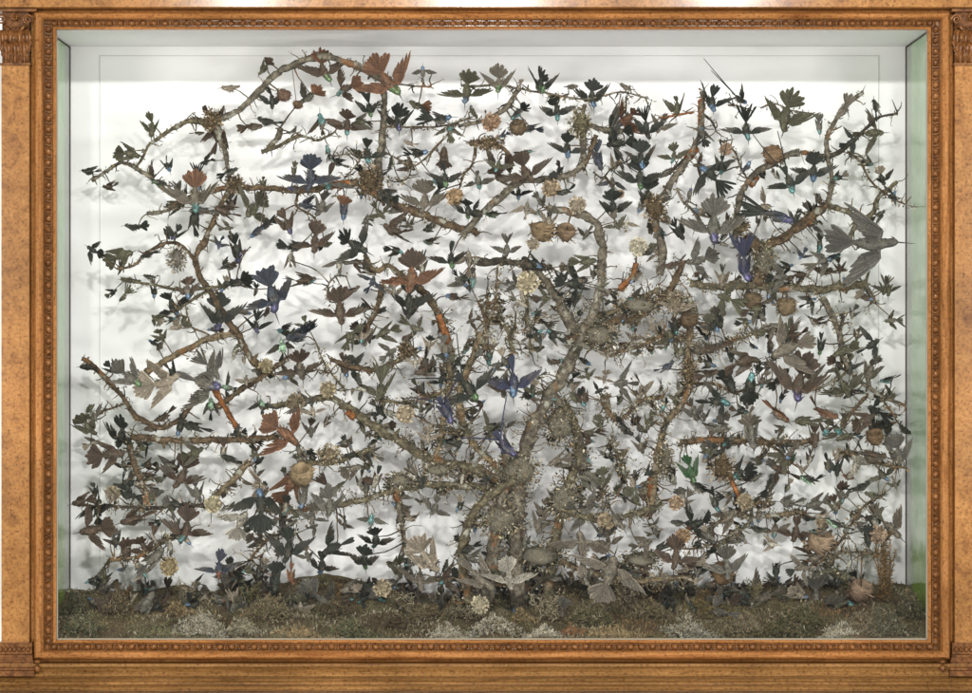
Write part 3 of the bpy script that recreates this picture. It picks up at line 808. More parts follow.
BIRDS = """
152 124 24 270 d H f O -
234 88 22 185 s F c T -
210 117 30 300 d V n B -
217 139 34 90 d H n B -
249 127 26 0 s F f B -
197 133 15 0 s F n O -
266 66 20 240 s H wB O -
322 66 36 290 d S wR B g
272 97 22 270 d V n K -
312 95 26 210 s V wR K -
350 87 28 200 d S wR B t
271 122 26 180 s F n K -
292 132 15 40 s F n G -
322 127 26 90 v S c B t
347 121 26 270 d S wB B t
384 76 46 300 d S wR R g
394 75 15 60 s F n O -
423 76 18 90 v S c G b
369 105 22 270 d V k K g
364 122 24 180 d H f O -
397 119 30 270 d V w K p
420 106 24 170 s F wR O -
436 120 28 0 s H k K b
450 133 20 90 v S f O t
467 86 34 270 d S w O b
499 80 30 270 d V w S g
520 85 13 250 s F f T -
540 82 30 270 d V w K g
472 110 18 300 s F c O -
520 111 22 220 s F w K t
533 129 22 180 s H f U t
505 135 12 200 s H f U t
557 107 27 270 d S w K t
569 87 17 10 s F c S -
592 93 26 270 d V w K b
629 89 19 150 s F c S -
630 116 32 225 s S fR R b
620 131 36 180 d S f K -
646 124 28 270 d V k K -
677 104 24 270 d V c O -
712 99 28 260 d V f K b
737 97 23 320 s V l K b
746 125 28 270 d S k K t
662 123 20 250 d V f S -
703 137 22 100 v H f K b
787 110 42 250 d S w O -
819 124 20 270 d F f G t
845 107 28 235 s F f S -
92 172 18 185 s H f K -
126 153 25 355 d H w O -
151 168 20 270 s F n B -
138 227 24 185 s F f K -
195 191 44 270 d S wR S t
164 184 24 170 s F n K g
227 173 22 20 s F f K -
206 211 30 180 s F n G w
228 213 26 160 s H n B -
194 224 28 90 d F n K -
167 230 18 270 d F c K -
176 233 18 250 d V f K p
256 206 32 230 d S w O -
260 229 26 215 s F n U b
236 247 30 285 d F f K p
220 242 14 250 d V f U p
328 153 15 90 v F k O t
311 172 38 270 d S w U -
294 169 16 270 d F f O -
329 178 32 270 d S nB G t
297 188 22 200 s F n G p
263 182 18 270 d F c O -
311 206 26 180 s H f U w
344 207 24 270 d F wR U b
268 223 22 225 s F f K b
286 221 26 290 d H f B p
315 237 32 270 d S w B -
351 243 36 330 d S w K -
323 203 26 250 d H f G -
367 150 26 270 d S f K t
414 154 25 10 s H k K b
411 144 16 160 s F n T -
444 158 24 90 d F w B -
445 175 24 270 d S n K g
390 168 22 70 s F n K w
425 196 32 270 d S w S -
438 191 22 240 s F f K -
390 197 26 150 d H f K -
398 232 32 165 s V w B -
523 152 17 0 s F n O t
499 162 19 260 d S c O t
478 177 22 270 d S c G t
503 168 30 200 d S w B -
524 168 32 290 d S w B -
526 213 20 80 v S c T -
538 211 13 300 s F n G t
497 214 24 180 s F n K g
468 207 24 270 d S w K g
567 145 25 270 d S w K b
597 155 32 280 d F f U -
623 143 36 180 d S f K -
641 155 28 270 d V w K b
640 173 30 270 d S w K g
648 192 34 270 d S w K b
612 187 19 80 v S c U -
613 203 28 270 d V w K t
626 228 17 90 v S c T w
641 206 18 250 d F f G b
567 191 22 200 s F n K -
674 153 20 270 d S w O t
671 170 26 210 s F n G -
714 178 34 130 d S k K b
722 163 22 270 d H l K t
745 169 17 45 s F n U b
689 197 17 80 s F c G p
714 219 48 265 d S w G p
677 229 24 300 d H f K -
788 177 34 290 d S l K t
814 167 28 260 d S w K b
770 214 46 345 s F kK U p
848 143 20 20 d S f K -
876 110 22 90 s F n K -
868 133 34 0 d S n O -
859 243 72 355 d V f M -
118 257 30 25 d H w O -
151 254 20 200 s F f K -
152 277 18 180 s F n K -
131 280 20 180 s F n O -
171 302 30 285 d S f K b
239 282 30 190 s F w K -
219 311 38 275 d V w K p
245 251 14 220 s F n B p
256 323 22 270 d V k K p
271 289 46 290 d S w U p
290 247 28 0 s H f K -
300 281 32 0 s H n B t
339 267 21 90 v S c G w
340 305 38 270 d S w B -
290 261 18 90 v H c S w
303 335 36 200 s H w U -
268 309 18 250 s F n B -
412 271 44 270 d S wB R -
409 296 32 270 d S w K w
371 285 20 60 d S f U -
451 255 26 270 d S n K g
388 331 26 200 d H f O -
507 246 21 270 d S k G -
469 264 24 90 v S n T -
582 262 26 0 d H f O -
568 284 30 0 d S f K -
676 264 26 200 s F n B -
744 261 40 270 d F k P p
703 259 30 200 d S w G -
729 299 26 160 d S k O -
676 303 26 270 d S w T -
803 254 14 240 d V f U b
830 258 20 20 s F n U t
845 284 14 90 s F c U b
830 271 32 180 s F n B -
799 334 26 200 d S n B -
126 374 36 320 d H w G g
157 384 46 10 d V w T -
86 424 28 300 d H w O -
122 431 34 260 d S w K -
158 427 28 190 s F n B -
199 382 46 340 d S n G p
209 366 28 320 d S k G -
236 350 18 240 v F c O w
246 378 15 270 v S c T -
231 388 19 180 v S c K G
211 410 22 90 v H n K G
196 427 32 170 s F n K w
166 415 24 220 s F n B -
240 433 18 200 d H f K -
283 351 24 90 v V n K G
300 365 34 270 v S w B -
262 408 19 90 v S c K G
300 414 19 90 v S c G w
280 430 44 325 d S wR R w
381 386 32 270 d V k O -
388 355 20 45 d S f G -
360 368 26 180 d S f K -
465 384 40 310 d S L K g
444 407 34 300 d F L P p
428 434 17 270 d S w T -
513 376 42 275 d S n P b
499 382 30 300 d H n S -
502 442 38 305 d F L P p
608 352 15 260 d S w T -
587 373 14 280 d S f O -
605 376 15 250 d S w T -
626 383 28 180 d S n G -
599 422 15 290 d H w O -
623 427 26 310 s F n K -
664 368 21 20 s F n U -
706 375 24 20 s H f B -
728 380 28 300 d F w K -
750 389 32 90 d F w K t
713 402 36 10 d S n K t
739 363 38 20 d H n B -
716 347 36 200 s F n B -
708 426 36 340 s F n G -
693 408 28 290 d H n G -
751 429 38 270 d F wS G -
800 377 50 255 d S w B p
777 381 30 45 s F f K -
794 346 46 200 d S f S -
821 343 22 270 d F n K g
775 411 34 320 s F n R -
820 411 36 330 s F n R -
842 382 32 300 d S n O -
808 421 30 180 s F n O -
815 435 24 270 d F f B -
871 368 32 250 d H w S -
868 347 24 30 d S n K -
847 349 28 200 s F f O -
891 379 20 200 s H n K t
878 412 30 160 d S k K -
862 421 26 20 d H w B -
902 428 22 320 s F n K -
850 436 26 190 s F f O -
862 437 12 180 s F c U b
105 455 38 10 d H w B -
124 482 24 300 s V n K -
113 494 18 260 d V w T -
133 496 28 170 s F f K -
84 501 24 200 s H f B -
98 515 28 90 d S f K -
138 518 32 200 s H n B -
98 529 36 190 d S w B -
233 460 24 160 s F n K w
184 471 38 250 d S w B w
190 454 26 10 d H f O -
196 489 24 280 d H f G -
187 524 36 265 d S w B t
261 511 44 90 d S w K b
239 525 32 60 d S w W -
255 485 28 350 d S n T -
288 489 38 60 d H w R -
303 495 26 270 d F f G b
330 501 30 270 d V w G -
289 543 38 270 d V f K -
371 525 21 90 v S c G t
376 537 24 270 d S w K t
409 468 15 90 s F n G -
415 517 21 200 s V c T -
603 477 20 270 d V w O -
620 469 20 290 d H f O -
633 497 21 300 d H w O -
614 516 30 300 s F n S -
579 510 32 330 d S n G -
690 468 28 280 d H f N g
742 472 28 200 d H w K t
704 490 30 160 s H n K w
714 499 24 280 d F n K t
701 522 32 210 d S f K r
682 523 20 180 s F f K -
722 521 32 30 d H n S -
754 528 26 340 s F n K -
751 479 22 20 s F n K -
793 456 19 250 s F n N g
786 472 32 160 d S n B -
768 487 26 60 s F f K -
813 480 30 170 s F n K G
845 476 17 330 s F n R -
792 503 30 180 s H n G -
820 503 26 200 d H f G -
840 526 28 160 s F n K G
796 528 26 270 d S f B -
856 489 28 20 s F n K -
876 496 21 170 s F n O -
898 450 36 280 d H w G -
886 524 38 315 d S n S -
856 466 26 250 d F w W -
866 454 38 340 s F n B -
868 536 22 270 d F w K -
103 570 28 270 s F n O -
126 549 26 270 d F w B -
124 569 14 200 s F c U b
143 545 24 290 d V w B -
150 562 38 40 d F n G -
96 605 20 135 v H f B b
108 607 34 250 d H n B -
143 610 40 60 d F n G -
107 588 30 200 d H f S -
219 564 28 270 d S f U r
217 601 18 0 v H c K r
168 591 28 270 d S f B b
170 549 17 90 v F c G w
276 576 28 270 d F w K -
291 573 22 270 d F n R -
322 562 26 270 d V f K b
318 597 44 320 d S w G g
338 546 34 200 d V n K -
364 557 26 270 d V w K g
424 554 44 300 d H w T -
420 574 36 270 d S n S -
444 569 18 60 s F n K -
509 574 34 270 d S w W -
476 574 46 320 d H n S -
472 548 22 200 s F f K -
583 554 46 90 d S n S -
607 580 48 70 d S w S -
562 610 26 270 d F wG S w
676 552 34 270 d S w B -
727 562 32 280 d V w G -
705 570 22 200 s F f K -
724 613 36 180 d S n G -
816 593 44 270 d S w G b
768 596 40 200 d S n S -
810 559 30 20 d H f S -
849 567 15 90 v F c G w
776 568 20 270 d F f K -
640 352 16 200 s F n O -
655 325 14 200 d S f T -
650 420 20 250 d H f O -
560 460 24 200 d H f S -
540 520 26 250 d H w S -
436 505 22 250 d S f G -
350 470 22 30 d H w S -
348 340 24 60 d H f O -
640 545 26 20 d H f S -
655 555 22 160 s F n O -
"""
birds = []
for ln in BIRDS.strip().splitlines():
    t = ln.split()
    birds.append(dict(x=float(t[0]), y=float(t[1]), s=float(t[2]), a=float(t[3]), v=t[4], w=t[5], t=t[6][0], tc=(t[6][1] if len(t[6]) > 1 else t[7]), c=t[7], acc=None if t[8] == '-' else t[8]))
print('BIRDS', len(birds))

LAND = [  # landmarks for the labels: photo place and how to name them
 (195, 190, 'the large rust-fanned bird at upper left'), (384, 76, 'the big rust bird topping the upright bough'), (318, 57, 'the crown of the arched bough'),
 (860, 244, 'the huge grey long-winged bird'), (261, 511, 'the large blue-black bird'), (412, 271, 'the large rust-winged brown-tailed bird'),
 (528, 282, 'the big pale seed head'), (638, 247, 'the round cream seed head'), (714, 219, 'the long grey fanned tail'), (744, 261, 'the purple fork-tailed bird'),
 (788, 177, 'the black bird with twin streamers'), (737, 97, 'the bird with upcurved streamers'), (213, 504, 'the cream seed head at lower left'),
 (382, 588, 'the pale ball on the moss'), (480, 605, 'the cream ball on the soil'), (509, 574, 'the white-winged bird on the soil'), (816, 593, 'the wide-winged grey bird on the soil'),
 (886, 575, 'the brown heather sprig'), (157, 384, 'the tan raised-winged bird'), (84, 359, 'the bare stub at far left'), (92, 180, 'the leftmost twig tip'),
 (690, 468, 'the bright green bird'), (751, 429, 'the pinkish striped fan tail'), (722, 468, 'the large brown lichen clump'), (873, 300, 'the forked stub at far right'),
 (863, 92, 'the brown branch tip at upper right'), (405, 414, 'the tan seed head left of centre'), (465, 384, 'the dark twin-streamered bird'), (302, 474, 'the tan nest'),
 (424, 554, 'the wide tan fan by the soil'), (271, 289, 'the slate bird with purple head'), (280, 430, 'the rust bird at mid left'), (577, 205, 'the pale seed head above centre'),
 (455, 197, 'the orange-tan seed head'), (861, 589, 'the tan stump-like nest'), (651, 487, 'the orange stub beside the trunk'), (580, 124, 'the mossy knot at top centre'), (499, 80, 'the brown fan at top centre'),
 (513, 376, 'the violet-blue bird'), (787, 110, 'the olive fan at upper right'), (126, 374, 'the grey fingered tail at left'), (676, 552, 'the brown fan above the soil'), (311, 172, 'the big slate fan at upper left')]
LABELS_SPECIAL = {
 (195, 190): 'large tan-winged bird with wide rust fan tail and teal back at upper left', (384, 76): 'big rust-bodied bird topping the upright bough, rust tail fanned up',
 (860, 244): 'huge grey long-winged bird at right, far larger than all the others', (261, 511): 'large blue-black bird with spread wings at lower left, head upward',
 (412, 271): 'large rust-winged bird with wide brown fan tail left of centre', (714, 219): 'big bird with long grey fanned tail feathers right of centre',
 (744, 261): 'purple bird with deeply forked dark tail at right, head hanging down', (788, 177): 'black bird hanging head down under twin long upright streamers, upper right',
 (737, 97): 'blue-headed bird with long upcurved tail streamers at top right', (509, 574): 'white bird with wide pale wings spread on the soil',
 (816, 593): 'wide-winged grey bird with bluish head lying on the soil at right', (157, 384): 'big tan bird with raised wings and tan fan tail at left',
 (690, 468): 'bright green bird with green tail up, lower right of trunk', (751, 429): 'grey bird under a wide pinkish striped fan tail at right',
 (465, 384): 'dark green bird with two long tail streamers left of the trunk', (424, 554): 'bird with wide tan striped fan just above the soil, left of centre',
 (271, 289): 'slate bird with broad dark fan tail and round purple head, left', (280, 430): 'rust bird with spread rust feathers at mid left',
 (499, 80): 'grey-brown bird with broad scalloped fan tail at top centre', (513, 376): 'violet-blue bird with outstretched wings in front of the trunk',
 (787, 110): 'olive bird with fanned olive tail and long wings at upper right', (126, 374): 'grey bird with fingered tail pointing up left, at far left',
 (676, 552): 'brown bird with broad dark fan tail just above the soil, right of centre', (311, 172): 'big slate bird with tall dark fan tail at upper left'}

DIRS = ['right of', 'above right of', 'above', 'above left of', 'left of', 'below left of', 'below', 'below right of']
def look(bd):
    s = bd['s']
    size = 'tiny' if s < 17 else 'small' if s < 23 else 'large' if s > 36 else ''
    w = {'S': 'wings spread', 'V': 'wings raised', 'H': 'wings half open', 'F': 'wings folded'}[bd['w']]
    t = {'w': 'wide fan tail', 'f': 'fanned tail', 'k': 'forked tail', 'n': 'narrow tail', 'c': 'short tail', 'l': 'streamer tail', 'L': 'streamer tail'}[bd['t']]
    a = ANAME[bd['acc']] + {'d': '-headed ', 'v': '-breasted ', 's': '-headed '}[bd['v']] if bd['acc'] else ''
    if bd['acc'] == 'w': a = 'white-bellied '
    tcn = CNAME[bd['tc']] + ' ' if bd['tc'] != bd['c'] else ''
    return (size + ' ' + a + CNAME[bd['c']] + ' bird').strip(), tcn + t, w
def place(x, y, skip=0):
    ds = sorted((math.hypot(x - l[0], y - l[1]), i) for i, l in enumerate(LAND))
    ds = [d for d in ds if d[0] > 8]
    d, i = ds[skip]
    l = LAND[i]
    an = math.degrees(math.atan2(l[1] - y, x - l[0])) % 360
    w = DIRS[int(((an + 22.5) % 360) // 45)]
    return ('just ' if d < 26 else 'well ' if d > 62 else '') + w + ' ' + l[2]
used = set()
def words(s): return len(s.split())
def unique_label(cands):
    for c in cands:
        if 4 <= words(c) <= 16 and c not in used:
            used.add(c); return c
    return None
ORD = ['', 'higher ', 'lower ']
def nearest_node(x, y):
    return min(NODES0, key=lambda n: (n[0] - x) ** 2 + (n[1] - y) ** 2)
NODES0 = nodes0
rbird = random.Random(77)
for bd in birds:
    key = (int(bd['x']), int(bd['y']))
    rng = random.Random(key[0] * 1000 + key[1])
    nx_, ny_, ndep, nk = nearest_node(bd['x'], bd['y'])
    ground = bd['y'] > 582
    dist = math.hypot(nx_ - bd['x'], ny_ - bd['y'])
    dep = ndep + rng.uniform(-.055, .02)
    if bd['s'] > 44 or key in LABELS_SPECIAL or bd['t'] == 'L': dep = rng.uniform(.055, .085)
    dep = max(.055, min(.29, dep))
    if ground:
        # lie on the moss: find the depth where the soil shows at this height
        best = min((abs(ground_h(at(bd['x'], bd['y'], y_).x, y_) + .012 - at(bd['x'], bd['y'], y_).z), y_) for y_ in [.03 + .01 * q for q in range(30)])
        dep = best[1]
    P = at(bd['x'], bd['y'], dep)
    if ground: P.z = max(P.z, ground_h(P.x, P.y) + .009)
    S = bd['s'] * PX * (CAMD + dep) / CAMD * (1.14 if bd['s'] < 34 else 1.06)
    mb = bird_mesh(S, bd['w'], bd['t'], bd['c'], bd['acc'], bd['tc'], bd['v'], rng, 3.6 if key == (788, 177) else 4.2 if key == (737, 97) else 2.9 if bd['t'] == 'L' else 2.6)
    o = mb.build('mounted_bird', [M_PLUME, M_IRID, M_BEAK])
    th = R(bd['a']); pit = 0 if ground else R(rng.uniform(-36, 36)) if bd['s'] < 38 else R(rng.uniform(-10, 10))
    f = Vector((math.cos(th) * math.cos(pit), math.sin(pit), math.sin(th) * math.cos(pit)))
    if bd['v'] == 'd': u0 = Vector((0, -1, 0))
    elif bd['v'] == 'v': u0 = Vector((0, 1, 0))
    else:
        u0 = Vector((-math.sin(th), 0, math.cos(th)))
        if u0.z < -.15: u0 = -u0
        u0 = u0 + Vector((0, -.35, 0))
    lf = u0.cross(f).normalized(); up = f.cross(lf)
    rl = Matrix.Rotation(R(rng.uniform(-30, 30) * (1 if bd['s'] < 38 else .3)), 3, f)
    lf = rl @ lf; up = rl @ up
    M = Matrix((f, lf, up)).transposed()
    o.matrix_world = Matrix.Translation(P) @ M.to_4x4()
    # label
    a, t, w = look(bd)
    if key in LABELS_SPECIAL:
        lab = LABELS_SPECIAL[key]; used.add(lab)
    else:
        c = []
        for sk in range(4):
            pl_ = place(bd['x'], bd['y'], sk)
            c += ['%s, %s, %s' % (a, w, pl_), '%s, %s, %s' % (a, t, pl_), '%s, %s, %s, %s' % (a, t, w, pl_)]
        lab = unique_label(c)
    tag(o, lab, 'bird', 'stuffed birds wired to the tree' if not ground else 'stuffed birds on the mossy soil')
    # mounting twig from the bough to the bird
    if not ground and 3 < dist < 70:
        A = at(nx_, ny_, ndep); Bp = P + up * (-.05 * S) - f * 0 
        n = 6; pts = []
        off = rndv(rng) * (A - Bp).length * .12
        for i in range(n):
            q = i / (n - 1); pts.append(A.lerp(Bp, q) + off * math.sin(q * math.pi) + rndv(rng) * .0012)
        TB[nk].tube(pts, [.0016 - .0006 * i / n for i in range(n)], 4, rng.choice((BRN, DRK, GREY, OLV)), 0, .15)

rx_ = random.Random(404); crowd = MB(); made = 0
while made < 720:
    x = rx_.uniform(90, 900); y = rx_.uniform(150, 605) if made < 600 else rx_.uniform(560, 606)
    if rx_.random() > zone(x, y) + (.45 if x > 680 and y > 300 else .30 if y > 300 else .14): continue
    n_ = nearest_node(x, y)
    if x > 862 and y > 535: continue
    gnd = y > 580
    if (not gnd and math.hypot(n_[0] - x, n_[1] - y) > 28) or min(math.hypot(x - q['x'], y - q['y']) for q in birds) < 11: continue
    made += 1
    dep = max(.08, min(.30, n_[2] + rx_.uniform(-.03, .08)))
    if gnd: dep = min((abs(ground_h(at(x, y, y_).x, y_) + .012 - at(x, y, y_).z), y_) for y_ in [.03 + .01 * q for q in range(30)])[1]
    P = at(x, y, dep)
    cv = rx_.choice('ddsv'); m = bird_mesh(rx_.uniform(15, 28) * PX, rx_.choice('SVHHF'), rx_.choice('wfnkf'), rx_.choice('OSTGKBOKK'), rx_.choice((None, None, 't', 'w', 'b')), rx_.choice('OSBGKT'), cv, rx_)
    th = R(rx_.choice((270, 270, 250, 300, 20, 160, 340, 200)) + rx_.uniform(-15, 15))
    f = Vector((math.cos(th), rx_.uniform(-.6, .6), math.sin(th))).normalized(); lf = (Vector((0, -1, 0)) if cv == 'd' else Vector((0, 1, 0)) if cv == 'v' else Vector((-.3, -.3, .9))).cross(f).normalized(); up = f.cross(lf)
    rl = Matrix.Rotation(R(rx_.uniform(-40, 40)), 3, f); M = Matrix((f, rl @ lf, rl @ up)).transposed()
    m.v = [tuple(M @ Vector(v) + P) for v in m.v]
    o0 = len(crowd.v); crowd.v += m.v; crowd.c += m.c; crowd.f += [tuple(i + o0 for i in q) for q in m.f]; crowd.m += m.m; crowd.sm += m.sm
    if not gnd: TB[n_[3]].tube([at(n_[0], n_[1], n_[2]), P], [.0013, .0009], 4, BRN)
tag(crowd.build('crowded_birds', [M_PLUME, M_IRID, M_BEAK]), 'many more small drab birds crowded among the boughs, lichen and moss', 'birds', kind='stuff')

# ------------------------------------------------------------------ seed heads, nests, lichen clumps
def frame_at(o, P): o.location = P
def seed_head(px, py, r, col, label, cen=True, dep=None, group='pale dried seed heads', ground=False):
    rng = random.Random(int(px * 77 + py))
    n_ = nearest_node(px, py)
    y = max(.05, n_[2] - .02) if dep is None else dep
    P = at(px, py, y); rr = r * PX
    m = MB(); m.ell((0, 0, 0), (rr * .72,) * 3, 10, 7, tuple(c * .55 for c in col), 0, .08, rng)
    for q in range(150):
        d = rndv(rng); p = d * rr * rng.uniform(.6, .78)
        s_ = d.cross(rndv(rng)).normalized(); dd = (d + rndv(rng) * .45).normalized()
        f_ = rng.uniform(.65, 1.25)
        m.flake(p, dd, s_, rr * .30, rr * rng.uniform(.25, .42), rng.uniform(-.4, .5), tuple(c * f_ for c in col))
    o = m.build('seed_head', M_FLAKE); o.location = P
    tag(o, label, 'seed head', group)
    if not ground:
        A = at(n_[0], n_[1], n_[2])
        TB[n_[3]].tube([A, A.lerp(P, .5) + rndv(rng) * .002, P], [.002, .0016, .0014], 4, BRN)
def nest(px, py, r, col, label, dep=None):
    rng = random.Random(int(px * 31 + py)); n_ = nearest_node(px, py)
    y = max(.05, n_[2] - .02) if dep is None else dep
    P = at(px, py, y); rr = r * PX; m = MB()
    rings = [(0, -1.0), (.55, -.9), (.88, -.45), (1.0, .1), (.92, .55), (.78, .68), (.62, .5), (.5, .1), (.3, -.15), (0, -.2)]
    n = 14; vs = []; fs = []; cs = []
    for (rad, z) in rings:
        for k in range(n):
            a = 2 * math.pi * k / n; j = 1 + rng.uniform(-.1, .1)
            vs.append((rr * rad * math.cos(a) * j, rr * rad * math.sin(a) * j, rr * z * j)); f_ = rng.uniform(.6, 1.2); cs.append(tuple(c * f_ for c in col))
    for i in range(len(rings) - 1):
        for k in range(n): fs.append((i * n + k, i * n + (k + 1) % n, (i + 1) * n + (k + 1) % n, (i + 1) * n + k))
    m.add(vs, fs, cs)
    for q in range(130):
        a = rng.uniform(0, 2 * math.pi); z = rng.uniform(-.85, .6); rad = math.sqrt(max(.05, 1 - (z * .8) ** 2))
        p = Vector((math.cos(a) * rad, math.sin(a) * rad, z)) * rr
        d = (Vector((-math.sin(a), math.cos(a), rng.uniform(-.5, .5))) + rndv(rng) * .5).normalized(); s_ = d.cross(p).normalized() if p.length > 0 else d
        f_ = rng.uniform(.5, 1.4)
        m.flake(p, d, s_, rr * .12, rr * rng.uniform(.4, .8), rng.uniform(-.3, .3), tuple(c * f_ for c in col))
    o = m.build('nest', M_FLAKE); o.location = P; o.rotation_euler = (R(rng.uniform(5, 40)), R(rng.uniform(-20, 20)), 0)
    tag(o, label, 'nest', 'small nests on the boughs')
    A = at(n_[0], n_[1], n_[2]); TB[n_[3]].tube([A, A.lerp(P, .5) + rndv(rng) * .002, P], [.002, .0016, .0014], 4, BRN)
def clump(px, py, rx, ry, pal, label, n=420, dep=None):
    rng = random.Random(int(px * 13 + py)); n_ = nearest_node(px, py)
    y = max(.05, n_[2] - .01) if dep is None else dep
    P = at(px, py, y); m = MB()
    m.ell((0, 0, 0), (rx * PX * .6, rx * PX * .5, ry * PX * .6), 10, 7, tuple(c * .5 for c in pal[0]), 0, .2, rng)
    for q in range(n):
        d = rndv(rng); p = Vector((d.x * rx, d.y * min(rx, ry), d.z * ry)) * PX * rng.uniform(.45, 1.0)
        dd = (d + rndv(rng) * .8).normalized(); s_ = dd.cross(rndv(rng)).normalized(); l = rng.uniform(.003, .008); c = rng.choice(pal); f_ = rng.choice((.4, .65, .9, 1.15, 1.6))
        m.flake(p, dd, s_, l * rng.uniform(.25, .7), l, rng.uniform(-.5, .5), tuple(v * f_ for v in c))
    o = m.build('lichen_clump', M_FLAKE); o.location = P
    tag(o, label, 'lichen', 'lichen clumps on the boughs')
CREAM = (.48, .41, .28); TANC = (.36, .27, .17); PINK = (.42, .29, .2); BRC = (.15, .095, .055); RUS = (.30, .15, .06)
HEADS = [(528, 282, 12, CREAM, 'biggest pale seed head, on a short stem just left of the forked trunk top'), (638, 247, 10, (.55, .5, .38), 'round cream seed head right of the trunk fork, hollow in its middle'),
 (577, 205, 9.5, (.45, .38, .28), 'pale seed head on the bough above centre'), (455, 197, 9.5, (.45, .31, .18), 'orange-tan seed head left of the diagonal grey bough, upper centre'),
 (551, 188, 10, (.38, .29, .19), 'tan seed head beside the bough, above left of the pale one'), (491, 122, 10, (.38, .25, .16), 'pinkish tan seed head below the brown fan at top centre'),
 (405, 414, 10, (.44, .36, .25), 'tan seed head hanging left of centre at mid height'), (213, 504, 9.5, (.52, .45, .30), 'cream seed head at lower left, beside the large blue-black bird'),
 (328, 389, 9, (.38, .31, .2), 'tan seed head on the rust-ended bough, left of centre'), (266, 366, 8, (.36, .30, .18), 'tan seed head at the left bough crossing'),
 (726, 149, 7, PINK, 'small pinkish seed head between blue-headed birds, upper right'), (113, 493, 8, (.45, .38, .25), 'cream ragged seed head at far lower left'),
 (620, 194, 5, (.42, .30, .2), 'tiny tan seed head above the teal fan bird'), (149, 499, 7, (.34, .22, .13), 'rusty tan seed head on the left upright bough'),
 (745, 502, 9, (.36, .29, .19), 'tan seed head below the large brown lichen clump'), (676, 503, 8, (.38, .27, .18), 'tan seed head right of the orange stub'),
 (683, 536, 8, (.36, .24, .14), 'brownish seed head low beside the right twigs'), (533, 244, 7, (.40, .34, .25), 'pale small seed head above the biggest one'),
 (612, 331, 6, (.36, .3, .22), 'small tan seed head under the mossy trunk bough'), (878, 534, 10, (.36, .26, .18), 'pinkish tan seed head at far lower right'),
 (169, 566, 10, (.38, .30, .17), 'tan seed head resting above the soil at lower left'), (822, 522, 7, (.36, .29, .2), 'tan seed head low at right among dark birds'),
 (606, 521, 9, (.38, .30, .2), 'ragged tan seed head low right of the trunk'), (295, 403, 10, (.25, .20, .13), 'brown ragged seed head on the horizontal left bough')]
for (x, y, r, c, l) in HEADS: seed_head(x, y, r, c, l)
seed_head(382, 588, 9.5, (.40, .33, .22), 'pale ball on the moss left of centre', dep=.16, group='pale balls on the moss', ground=True)
seed_head(480, 605, 9.5, (.47, .41, .29), 'cream ball on the soil below the trunk', dep=.05, group='pale balls on the moss', ground=True)
NESTS = [(284, 95, 7, (.16, .10, .07), 'small round brown nest under the arched bough'), (518, 127, 8.5, (.14, .10, .06), 'dark brown nest at top centre beside the slate bird'),
 (773, 154, 10, (.22, .14, .08), 'tan nest on the grey bough at upper right'), (542, 230, 12, (.2, .14, .08), 'large brown nest under the bough above centre'), (566, 232, 10, (.19, .13, .08), 'brown nest just right of the largest one'),
 (689, 319, 9, (.11, .075, .045), 'dark nest hanging right of the mossy trunk bough'), (752, 299, 9.5, (.12, .085, .05), 'dark nest under the right horizontal bough'),
 (786, 306, 10, (.18, .13, .075), 'brown nest hanging from a wire at right'), (875, 437, 9, (.14, .09, .05), 'round brown nest at far right'), (302, 474, 12, (.26, .19, .11), 'tan nest at lower left above the blue-chested bird'),
 (820, 541, 13, (.28, .2, .13), 'large tan nest low at right above the soil'), (861, 590, 12, (.22, .15, .1), 'tan stump-like nest on the moss at right'), (723, 573, 12, (.15, .095, .05), 'dark brown nest on the moss right of centre'),
 (298, 104, 5, (.15, .095, .055), 'tiny brown nest hanging on a thread under the arched bough')]
for (x, y, r, c, l) in NESTS: nest(x, y, r, c, l)
b = MB(); p0 = at(292, 67, depth_field(292, 67)); n_ = nearest_node(298, 104); p1 = at(296, 100, max(.05, n_[2] - .02))
TB[7].tube([p0, p0.lerp(p1, .5), p1], [.0007] * 3, 4, DRK)
BRL = [(.17, .12, .065), (.22, .16, .09), (.11, .08, .045), (.26, .20, .13)]; GRL = LICH
